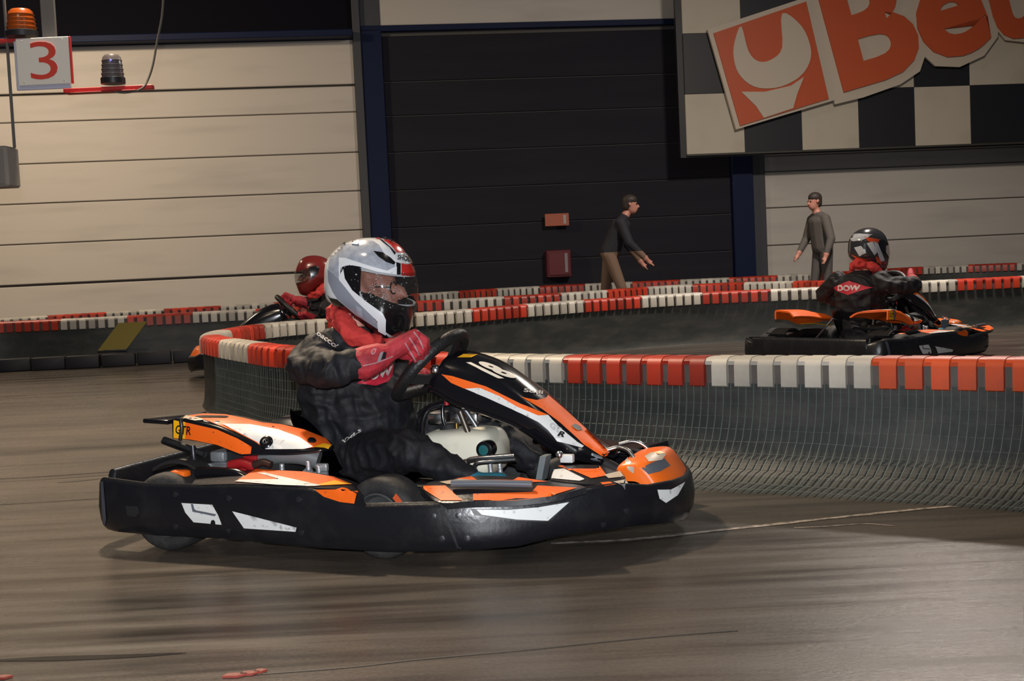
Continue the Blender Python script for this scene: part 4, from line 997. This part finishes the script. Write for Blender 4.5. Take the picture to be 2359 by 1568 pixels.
tag(driver, 'driver in black suit and white helmet at the wheel of the foreground kart', 'person', 'kart drivers')
T_b = BVHTree.FromPolygons([v.co for v in bme.vertices], [p.vertices[:] for p in bme.polygons])
patch_r = M('patch_red', (.45, .012, .035), .6); patch_w = M('patch_print', (.60, .50, .48), .6)
decal('chest_patch', [(822, 882), (862, 846), (905, 838), (902, 866), (894, 880), (864, 890)], T_b, patch_r, driver, .004, 8, label='red diamond patch on the chest')
text_film('patch_lettering', 'DOW', (832, 876), (66, -12), (3, -21), T_b, patch_w, driver, .007, 8, bold=.05)
bs = ortho_shooter((-1.0, 0, .0), (0, -1, 0), (0, 0, 1), (1, 0, 0))
decal('back_patch', [(-.19, .66), (0, .60), (.19, .66), (0, .72)], T_b, patch_r, driver, .004, .02, bs, label='red diamond patch on the back')
text_film('patch_lettering', 'DOW', (-.105, .637), (.21, 0), (0, .046), T_b, patch_w, driver, .0075, .02, bs, bold=.05)
text_film('shoulder_print', 'oacco/', (727, 772), (46, 32), (7, -9), T_b, suit_trim, driver, .006, 9)
text_film('waist_print', 'VX2.5', (791, 1023), (42, -27), (-2, -9), T_b, suit_trim, driver, .006, 9, bold=.04)
# shoes
for l, a, b, c in ((-.29, (1075, 1106), (1105, 1112), (1150, 1108)), (.20, (1238, 1078), (1262, 1085), (1300, 1066))):
    me = blob('shoe', [[(K(*a, l), (.055, .045, .05)), (K(*b, l), (.055, .045, .04))], [(K(*b, l), (.05, .045, .04)), (K(*c, l), (.04, .04, .035))]], .008, 5)
    link('shoe', me, teal if l < 0 else black_mt, driver)
# scarf
sc_h = [[(K(784, 733, -.085), .040), (K(795, 752, -.11), .046)], [(K(795, 752, -.11), .046), (K(815, 772, -.12), .046)], [(K(815, 772, -.12), .046), (K(852, 783, -.11), .030)], [(K(792, 728, -.07), .035), (K(778, 722, .0), .05)], [(K(852, 783, -.11), .03), (K(872, 785, -.05), .03)]]
sc_h += [[(mir(c), r) for c, r in h] for h in sc_h]
link('scarf', blob('scarf', sc_h, .006, 5, (13, .012)), scarf_m, driver)
# gloves
fing = [((958, 768, -.215), (982, 783, -.205), (986, 803, -.165), (968, 809, -.13)),
        ((952, 779, -.222), (979, 796, -.21), (982, 816, -.17), (965, 821, -.135)),
        ((945, 790, -.226), (970, 810, -.212), (973, 829, -.175), (958, 832, -.14)),
        ((936, 801, -.225), (956, 821, -.212), (959, 836, -.18), (947, 838, -.15))]
gl_h = [[(K(838, 836, -.338), .066), (K(872, 822, -.30), .054)], [(K(872, 822, -.30), .052), (K(898, 812, -.275), .036)],
        [(K(898, 812, -.275), .036), (K(936, 797, -.232), .026), (K(955, 772, -.22), .026), (K(905, 800, -.265), .034)]]
for kn, pi, di, ti in fing:
    a, b, c, d = (K(*q) for q in (kn, pi, di, ti)); gl_h += [[(a, .0150), (b, .0130)], [(b, .0130), (c, .0122)], [(c, .0122), (d, .0110)]]
gl_h += [[(K(902, 806, -.255), .022), (K(928, 818, -.185), .019)], [(K(928, 818, -.185), .019), (K(952, 822, -.135), .015)]]
gme = blob('glove', gl_h, .0034, 2)
gl = link('glove', gme, glove_m, driver)
T_g = BVHTree.FromPolygons([v.co for v in gme.vertices], [p.vertices[:] for p in gme.polygons])
def stroke(pts, wd_):
    P = catmull([(x, y, 0) for x, y in pts], 4); A = []; B = []
    for i, p in enumerate(P):
        t = (P[min(i+1, len(P)-1)]-P[max(i-1, 0)]).normalized(); n = V((-t.y, t.x, 0))*wd_; A.append(p+n); B.append(p-n)
    return [(p.x, p.y) for p in A+B[::-1]]
for pts in (((933, 790), (946, 812), (958, 832)), ((943, 778), (956, 798), (967, 818)), ((953, 764), (966, 782), (976, 803)), ((960, 762), (976, 763), (988, 775), (990, 795))): decal('glove_piping', stroke(pts, 1.6), T_g, glove_trim, gl, .0016, 6)
decal('glove_piping', stroke(((836, 842), (870, 834), (905, 820)), 1.3), T_g, glove_trim, gl, .0016, 8)
decal('cuff_bar', [(868, 832), (876, 812), (883, 809), (876, 832)], T_g, M('glove_grey', (.22, .20, .22), .6), gl, .002, 6)
decal('cuff_bar', [(877, 828), (884, 810), (890, 812), (888, 826)], T_g, black_f, gl, .002, 6)
text_film('cuff_mark', 'o', (853, 818), (12, -3), (3, -14), T_g, glove_trim, gl, .002, 6)
g2 = gme.copy(); g2.transform(Matrix.Diagonal((1, -1, 1, 1))); g2.flip_normals()
g2.transform(Matrix.Translation(SWC) @ Matrix.Rotation(far_ang, 4, SWN) @ Matrix.Translation(-SWC)); link('glove', g2, None, driver)
# glasses
for s in (-1, 1):
    c = HC+V((.118, s*.036, -.004)); bm = bmesh.new(); tube(bm, [c+V((0, math.cos(t)*.027, math.sin(t)*.024)) for t in [2*math.pi*k/20 for k in range(20)]], .003, 6, True); link_ = fin(bm, 'glasses_rim', black_mt, driver, 60)
    bm = bmesh.new(); tube(bm, [c+V((0, s*.027, .004)), c+V((-.06, s*.045, .008))], .0025, 6); fin(bm, 'glasses_temple', black_mt, driver, 60)
    bm = bmesh.new(); bmesh.ops.create_uvsphere(bm, u_segments=12, v_segments=8, radius=.013); bmesh.ops.translate(bm, vec=HC+V((.092, s*.034, -.002)), verts=bm.verts); fin(bm, 'eye', M('eye_white', (.6, .58, .55), .3), driver, 180)
bm = bmesh.new(); hull(bm, [(HC+V((.108, -.022, -.085)), .009), (HC+V((.112, 0, -.084)), .010), (HC+V((.108, .022, -.085)), .009)]); fin(bm, 'mouth', M('lips', (.36, .10, .09), .5), driver, 180)

# ---- helmet
HPX = [(752, 640), (757, 600), (786, 566), (830, 549), (880, 549), (916, 566), (940, 602), (953, 640), (956, 672), (951, 715), (945, 742), (934, 766), (897, 778), (862, 758), (815, 727), (765, 697), (753, 672)]
HP = [K(x, y, 0) for x, y in HPX]; hc = sum(HP, V())/len(HP); HP = [V(((p.x-hc.x)*.945+hc.x, 0, p.z)) for p in HP]
HW = .148
def helmet_bm(sc=1.0, n=6, m=44):
    prof = catmull(HP, n, True); bm = bmesh.new(); cols = []
    for j in range(1, m):
        t = -math.pi/2+math.pi*j/m; y = HW*sc*math.copysign(abs(math.sin(t))**.92, math.sin(t)); k = abs(math.cos(t))**.78*sc
        cols.append([bm.verts.new(V((hc.x+(p.x-hc.x)*k, y, hc.z+(p.z-hc.z)*k))) for p in prof])
    N = len(prof)
    for A, B in zip(cols, cols[1:]):
        for i in range(N): bm.faces.new((A[i], A[(i+1) % N], B[(i+1) % N], B[i]))
    for C_, s in ((cols[0], -1), (cols[-1], 1)):
        c = bm.verts.new(V((hc.x, s*HW*sc*1.004, hc.z)))
        for i in range(N):
            f = (C_[(i+1) % N], C_[i], c); bm.faces.new(f if s < 0 else f[::-1])
    bmesh.ops.recalc_face_normals(bm, faces=bm.faces); return bm
def cut_poly(bm, poly, keep_inside):
    "poly convex in the (forward, up) plane, cut straight through the helmet"
    c = V((sum(p[0] for p in poly)/len(poly), sum(p[1] for p in poly)/len(poly)))
    for (x0, z0), (x1, z1) in zip(poly, poly[1:]+poly[:1]):
        nrm = V((z1-z0, 0, -(x1-x0))).normalized()
        if nrm.dot(V((c.x-x0, 0, c.y-z0))) > 0: nrm = -nrm
        bmesh.ops.bisect_plane(bm, geom=list(bm.verts)+list(bm.edges)+list(bm.faces), plane_co=V((x0, 0, z0)), plane_no=nrm, clear_outer=keep_inside)
    if not keep_inside:
        def ins(p):
            for (x0, z0), (x1, z1) in zip(poly, poly[1:]+poly[:1]):
                nrm = V((z1-z0, -(x1-x0)));
                if nrm.dot(V((c.x-x0, c.y-z0))) > 0: nrm = -nrm
                if nrm.dot(V((p.x-x0, p.z-z0))) > 1e-5: return False
            return True
        bmesh.ops.delete(bm, geom=[f for f in bm.faces if ins(f.calc_center_median())], context='FACES')
def pl(pxs, l): return [(K(q[0], q[1], q[2] if len(q) > 2 else l).x, K(q[0], q[1], q[2] if len(q) > 2 else l).z) for q in pxs]
VIS = pl([(794, 615), (812, 609), (972, 634, -.02), (968, 722, -.02), (868, 702), (806, 662), (793, 632)], -.11)
EYE = pl([(838, 622), (975, 645, -.02), (970, 708, -.02), (872, 692), (838, 668)], -.11)
SIDE = pl([(794, 615), (812, 609), (842, 614), (840, 684), (806, 660), (793, 632)], -.11)
bm = helmet_bm(); full = bpy.data.meshes.new('full'); bm.to_mesh(full); T_h = BVHTree.FromBMesh(bm); bm.free()
bm = helmet_bm(); cut_poly(bm, EYE, False); shell_me = bpy.data.meshes.new('helmet'); bm.to_mesh(shell_me); bm.free()
bm = helmet_bm(.93); cut_poly(bm, EYE, False); liner_me = bpy.data.meshes.new('liner'); bm.to_mesh(liner_me); bm.free()
bm = helmet_bm(1.022); cut_poly(bm, VIS, True); visor_me = bpy.data.meshes.new('visor'); bm.to_mesh(visor_me); bm.free()
bm = helmet_bm(1.028); cut_poly(bm, SIDE, True); pivot_me = bpy.data.meshes.new('visor_pivot'); bm.to_mesh(pivot_me); bm.free()
for m_ in (shell_me, liner_me, visor_me, pivot_me): m_.polygons.foreach_set('use_smooth', [True]*len(m_.polygons))
def half(me, s):
    b_ = bmesh.new(); b_.from_mesh(me); bmesh.ops.delete(b_, geom=[v for v in b_.verts if v.co.y*s < 0], context='VERTS'); m = bpy.data.meshes.new('visor_pivot'); b_.to_mesh(m); b_.free(); return m
PIV = [half(pivot_me, s) for s in (1, -1)]
def helmet(par, shellmat):
    me = shell_me.copy(); he = link('helmet', me, shellmat, par)
    a = liner_me.copy(); link('liner', a, black_mt, he); b = visor_me.copy(); link('visor', b, visor_m, he); [link('visor_pivot', c, helm_b, he) for c in PIV]
    return he
hel = helmet(driver, helm_p); hel['label'] = 'white and grey full-face helmet with a red and black centre stripe'
def hz(pts): return [(720+x/5.6, 520+y/5.6) for x, y in pts]
def hd(name, pts, mat, off=.0015, mirror=True): return decal(name, hz(pts), T_h, mat, hel, off, 7, mirror=mirror)
hd('crown_graphic', [(215, 440), (245, 330), (330, 265), (500, 225), (650, 185), (780, 195), (860, 250), (960, 420), (1060, 480), (1060, 530), (960, 580), (700, 505), (420, 412), (350, 415), (345, 560), (350, 700), (270, 620), (205, 560)], helm_g)
hd('side_graphic', [(196, 560), (270, 620), (352, 700), (560, 960), (832, 1222), (845, 1350), (560, 1140), (320, 940), (260, 850), (205, 720)], helm_s)
bm = helmet_bm(1.008); cut_poly(bm, pl([(834, 655), (868, 676), (985, 688, -.02), (975, 830, -.02), (896, 800)], -.11), True); fin(bm, 'chin_bar', helm_b, hel, 180)
hd('lower_trim', [(190, 880), (230, 925), (320, 945), (560, 1145), (960, 1405), (985, 1440), (880, 1445), (600, 1270), (420, 1120), (260, 1010)], helm_b, .002)
hd('chin_band', [(350, 415), (420, 418), (700, 508), (960, 582), (1080, 530), (1080, 632), (830, 592), (560, 512), (440, 515), (405, 560), (425, 680), (520, 830), (700, 975), (905, 1125), (945, 1210), (945, 1405), (850, 1350), (838, 1222), (560, 955), (352, 700), (345, 560)], helm_p, .0045)
hd('side_stripe', [(560, 1010), (640, 1070), (650, 1180), (590, 1140)], helm_g, .003)
hd('centre_stripe', [(805, 143), (900, 152), (1020, 215), (1120, 285), (1200, 365), (1075, 345), (1005, 250), (905, 180)], helm_r, .003)
hd('centre_stripe', [(1140, 485), (1272, 503), (1290, 655), (1140, 640)], helm_r, .003)
hd('thin_stripe', [(855, 172), (900, 188), (1010, 285), (1070, 350), (1055, 380), (990, 285), (900, 210)], helm_b, .003)
hd('thin_stripe', [(1075, 470), (1132, 488), (1132, 632), (1082, 632)], helm_b, .003)
hd('brow_label', [(1058, 375), (1100, 350), (1232, 368), (1265, 430), (1272, 500), (1105, 482), (1060, 430)], helm_p, .0036)
text_film('brow_lettering', 'SHOEI', (720+1085/5.6, 520+440/5.6), (175/5.6, 32/5.6), (8/5.6, -62/5.6), T_h, helm_b, hel, .0046, 5, bold=.03)
def vent(pts, off=.006):
    o = hd('vent', pts, helm_b, off, True); return o
vent([(495, 185), (600, 195), (592, 248), (505, 242)]); vent([(345, 240), (430, 222), (425, 248), (360, 255)]); vent([(788, 335), (900, 352), (1000, 420), (1062, 480), (1040, 508), (940, 470), (850, 405)], .007); vent([(905, 150), (1000, 165), (1090, 215), (1075, 232), (1000, 205)], .009)
bm = bmesh.new(); lathe(bm, [(.024, -.002), (.024, .004), (.018, .006), (.0005, .006)], Matrix.Translation(K(808, 630, -.152)) @ Matrix.Rotation(math.pi/2, 4, 'X'), 20, False); fin(bm, 'pivot_cap', helm_b, hel, 40)

# metallic drops added on the visor to make glints
T_v = BVHTree.FromPolygons([v.co for v in visor_me.vertices], [p.vertices[:] for p in visor_me.polygons])
bm = bmesh.new(); rnd = random.Random(3); n_ = 0
while n_ < 170:
    px, py = (rnd.gauss(872, 20), rnd.uniform(626, 702)) if rnd.random() < .7 else (rnd.uniform(805, 945), rnd.uniform(615, 712))
    o_, d_ = MAINSHOOT(px, py); h = T_v.ray_cast(o_, d_); n_ += 1
    if h[0] is None: continue
    r_ = rnd.uniform(.0011, .0030); g_ = bmesh.ops.create_icosphere(bm, subdivisions=1, radius=r_); bmesh.ops.translate(bm, vec=h[0], verts=g_['verts'])
fin(bm, 'glint_drops', M('glint_drop', (.85, .88, .95), .28, 1.0), hel, 180, 'stuff')

# ================================================================== THE OTHER TWO KARTS AND THEIR DRIVERS
def other(Mx, klabel, dlabel, hmat, far_cover, hl):
    k2 = copy_tree(kart); k2.matrix_world = Mx; k2['label'] = klabel
    if far_cover:
        for c in list(k2.children):
            if c.name.startswith('battery_cover'):
                me = bpy.data.meshes.new('engine_cover'); me = cover.data.copy(); me.transform(Matrix.Diagonal((1, -1, 1, 1))); me.flip_normals(); me.materials.clear(); me.materials.append(orange); c.data = me; c.name = 'seat_cover'
    if far_cover:
        for c in list(k2.children):
            if c.name.startswith('engine_cover'):
                c.data = cover.data.copy(); c.data.materials.clear(); c.data.materials.append(orange)
                for g in list(c.children):
                    if g.name.startswith('cover_lip'): bpy.data.objects.remove(g)
    d2 = driver.copy(); COL.objects.link(d2); d2.matrix_world = Mx; d2['label'] = dlabel
    for ch in driver.children:
        if ch is not hel: copy_tree(ch, d2)
    h2 = helmet(d2, hmat); h2['label'] = hl
    return k2, d2, h2
def kmat(px, d, a0, ang):
    p = at(px, 600, d); dv = V((math.cos(ang), math.sin(ang), 0)); p = V((p.x, p.y, 0))-dv*a0; return Matrix.Translation(p) @ Matrix.Rotation(ang, 4, 'Z')
MX2 = kmat(2004, 11.2, .62, math.radians(42))
k2, d2, h2 = other(MX2, 'black kart with orange covers driving away on the right, behind the nearest barrier', 'driver seen from behind in black suit with a red DOW diamond on the back', M('helmet_charcoal', (.03, .03, .034), .2, coat=.8), True, 'dark helmet with silver and orange streaks')
I2 = MX2.inverted(); sh2 = cam_shooter(I2)
hs = M('helmet_silver', (.50, .52, .55), .2, coat=.6); ho = M('helmet_orange', (.62, .08, .02), .25, coat=.6)
for pts, mt in (([(1945, 545), (1975, 538), (2010, 540), (1990, 552), (1965, 556)], hs), ([(1990, 545), (2030, 552), (2036, 560), (2000, 556)], ho), ([(1996, 560), (2010, 556), (2022, 580), (2014, 588)], hs), ([(2012, 556), (2022, 560), (2038, 600), (2028, 602)], hs), ([(1968, 570), (1984, 566), (1996, 582), (1980, 590)], hs), ([(1960, 585), (1976, 592), (2000, 598), (1980, 602)], ho), ([(2016, 590), (2028, 596), (2032, 608), (2020, 604)], ho)):
    decal('helmet_streak', pts, T_h, mt, h2, .003, 5, sh2)
decal('collar_tag', [(1962, 610), (1985, 606), (1984, 612), (1962, 616)], T_b, yellow_f, d2, .004, 5, sh2)
MX3 = kmat(716, 13.3, .62, math.radians(180+9))
k3, d3, h3 = other(MX3, 'black and orange kart heading left behind the hairpin barrier end', 'driver in black with a red topped helmet heading left behind the foreground driver', M('helmet_dark_red', (.20, .02, .018), .25, coat=.6), False, 'dark red helmet')

# ================================================================== SPECTATORS
def spectator(px, d, hz_, face, label, shirt, trous, hairc, lean=.0, arms=((.05, -.30, -.55), (.05, .30, -.55)), step=.12):
    g = at(px, 600, d); base = V((g.x, g.y, 0)); k = hz_/1.75
    Rm = Matrix.Translation(base) @ Matrix.Rotation(face, 4, 'Z')
    def q(x, y, z):  # lean the upper body forward from the hips
        if z > .95:
            dz = z-.95; x, z = x+dz*math.sin(lean), .95+dz*math.cos(lean)
        return V((x*k, y*k, z*k))
    hd_ = q(.03, 0, 1.625)
    sh = [q(.0, s*.17, 1.385) for s in (-1, 1)]
    H_ = [[(q(0, 0, .98), (.14*k, .18*k, .12*k)), (q(0, 0, 1.15), (.14*k, .18*k, .1*k))], [(q(0, 0, 1.15), (.14*k, .18*k, .1*k)), (q(.0, 0, 1.35), (.135*k, .20*k, .1*k))], [(q(0, 0, 1.40), (.08*k, .10*k, .06*k)), (q(.02, 0, 1.52), .052*k)],
          [(hd_+V((-.01, 0, .03))*k, (.095*k, .078*k, .10*k)), (hd_+V((.02, 0, -.05))*k, (.07*k, .06*k, .07*k))], [(hd_+V((.095, 0, .0))*k, .010*k), (hd_+V((.108, 0, -.025))*k, .014*k), (hd_+V((.07, 0, -.01))*k, .02*k)]]
    for s in (-1, 1): H_ += [[(q(0, s*.165, 1.395), .062*k), (q(.01, 0, 1.46), .06*k)]]
    hands = []
    for s, a, S in ((-1, arms[0], sh[0]), (1, arms[1], sh[1])):
        tip = S+V(a)*k; el = S.lerp(tip, .5)+V((-.05, s*.05, -.03))*k
        H_ += [[(S, .072*k), (el, .062*k)], [(el, .060*k), (tip, .042*k)]]; hands.append((tip, (tip-el).normalized(), s))
    for tip, dr, s in hands:
        H_ += [[(tip, .034*k), (tip+dr*.08*k, (.03*k, .03*k, .03*k))]]
        sd = dr.cross(V((1, 0, 0))).normalized() if abs(dr.x) < .9 else V((0, 1, 0))
        for f in range(4):
            b = tip+dr*.08*k+sd*(f-1.5)*.019*k; H_ += [[(b, .011*k), (b+dr*(.065-.008*abs(f-1.4))*k+V((.012, 0, 0))*k, .009*k)]]
        H_ += [[(tip+dr*.02*k, .013*k), (tip+dr*.06*k+V((.045, 0, 0))*k, .010*k)]]
    for s, st in ((-1, step), (1, -step)):
        hip = V((0, s*.09, .93))*k; kn = V((.04+st*.7, s*.10, .50))*k; an = V((st*1.1, s*.10, .09))*k
        H_ += [[(hip, .095*k), (kn, .068*k)], [(kn, .066*k), (an, .046*k)], [(an+V((0, 0, -.03))*k, .045*k), (an+V((.14, 0, -.052))*k, (.06*k, .04*k, .032*k))]]
    me = blob('person', H_, .012, 3)
    me.materials.append(shirt); me.materials.append(trous); me.materials.append(skin_m); me.materials.append(black_mt)
    for p in me.polygons:
        c = p.center
        if any((c-(t+dr*.07*k)).length < .10*k for t, dr, s in hands): i = 2
        elif (c-hd_).length < .155*k: i = 2
        elif c.z < .07*k: i = 3
        elif c.z < .97*k: i = 1
        else: i = 0
        p.material_index = i
    o = link('person', me); o.matrix_world = Rm
    hr = blob('hair', [[(hd_+V((-.012, 0, .068))*k, (.104*k, .088*k, .078*k)), (hd_+V((-.05, 0, -.02))*k, (.06*k, .075*k, .06*k))]], .01, 3); link('hair', hr, hairc, o)
    for s in (-1, 1):
        bm = bmesh.new(); bmesh.ops.create_icosphere(bm, subdivisions=2, radius=.011*k); bmesh.ops.translate(bm, vec=hd_+V((.082, s*.03, .012))*k, verts=bm.verts); fin(bm, 'eye', black_f, o, 180)
        bm = bmesh.new(); hull(bm, [(hd_+V((.0, s*.080, .01))*k, (.018*k, .010*k, .026*k)), (hd_+V((-.01, s*.086, .018))*k, (.012*k, .008*k, .016*k))]); fin(bm, 'ear', skin_m, o, 180)
    bm = bmesh.new(); hull(bm, [(hd_+V((.086, -.02, -.062))*k, .006*k), (hd_+V((.086, .02, -.062))*k, .006*k)]); fin(bm, 'mouth', M('lips', (.36, .10, .09), .5), o, 180)
    tag(o, label, 'person', 'bystanders behind the barriers'); return o
spectator(1404, 18.6, 1.90, math.radians(-8), 'person in dark top and tan trousers leaning forward before the black door', M('dark_jumper', (.014, .014, .020), .8), M('tan_trousers', (.17, .105, .068), .8), M('dark_hair', (.03, .02, .015), .6), .42, ((.30, .02, -.48), (.22, .06, -.52)), .16)
spectator(1896, 18.2, 1.74, math.radians(-160), 'person in dull grey clothes standing before the right white wall', M('grey_jacket', (.085, .075, .066), .8), M('dark_trousers', (.07, .062, .058), .8), M('brown_hair', (.03, .022, .016), .6), .12, ((.20, -.04, -.46), (.10, .14, -.50)), .05)
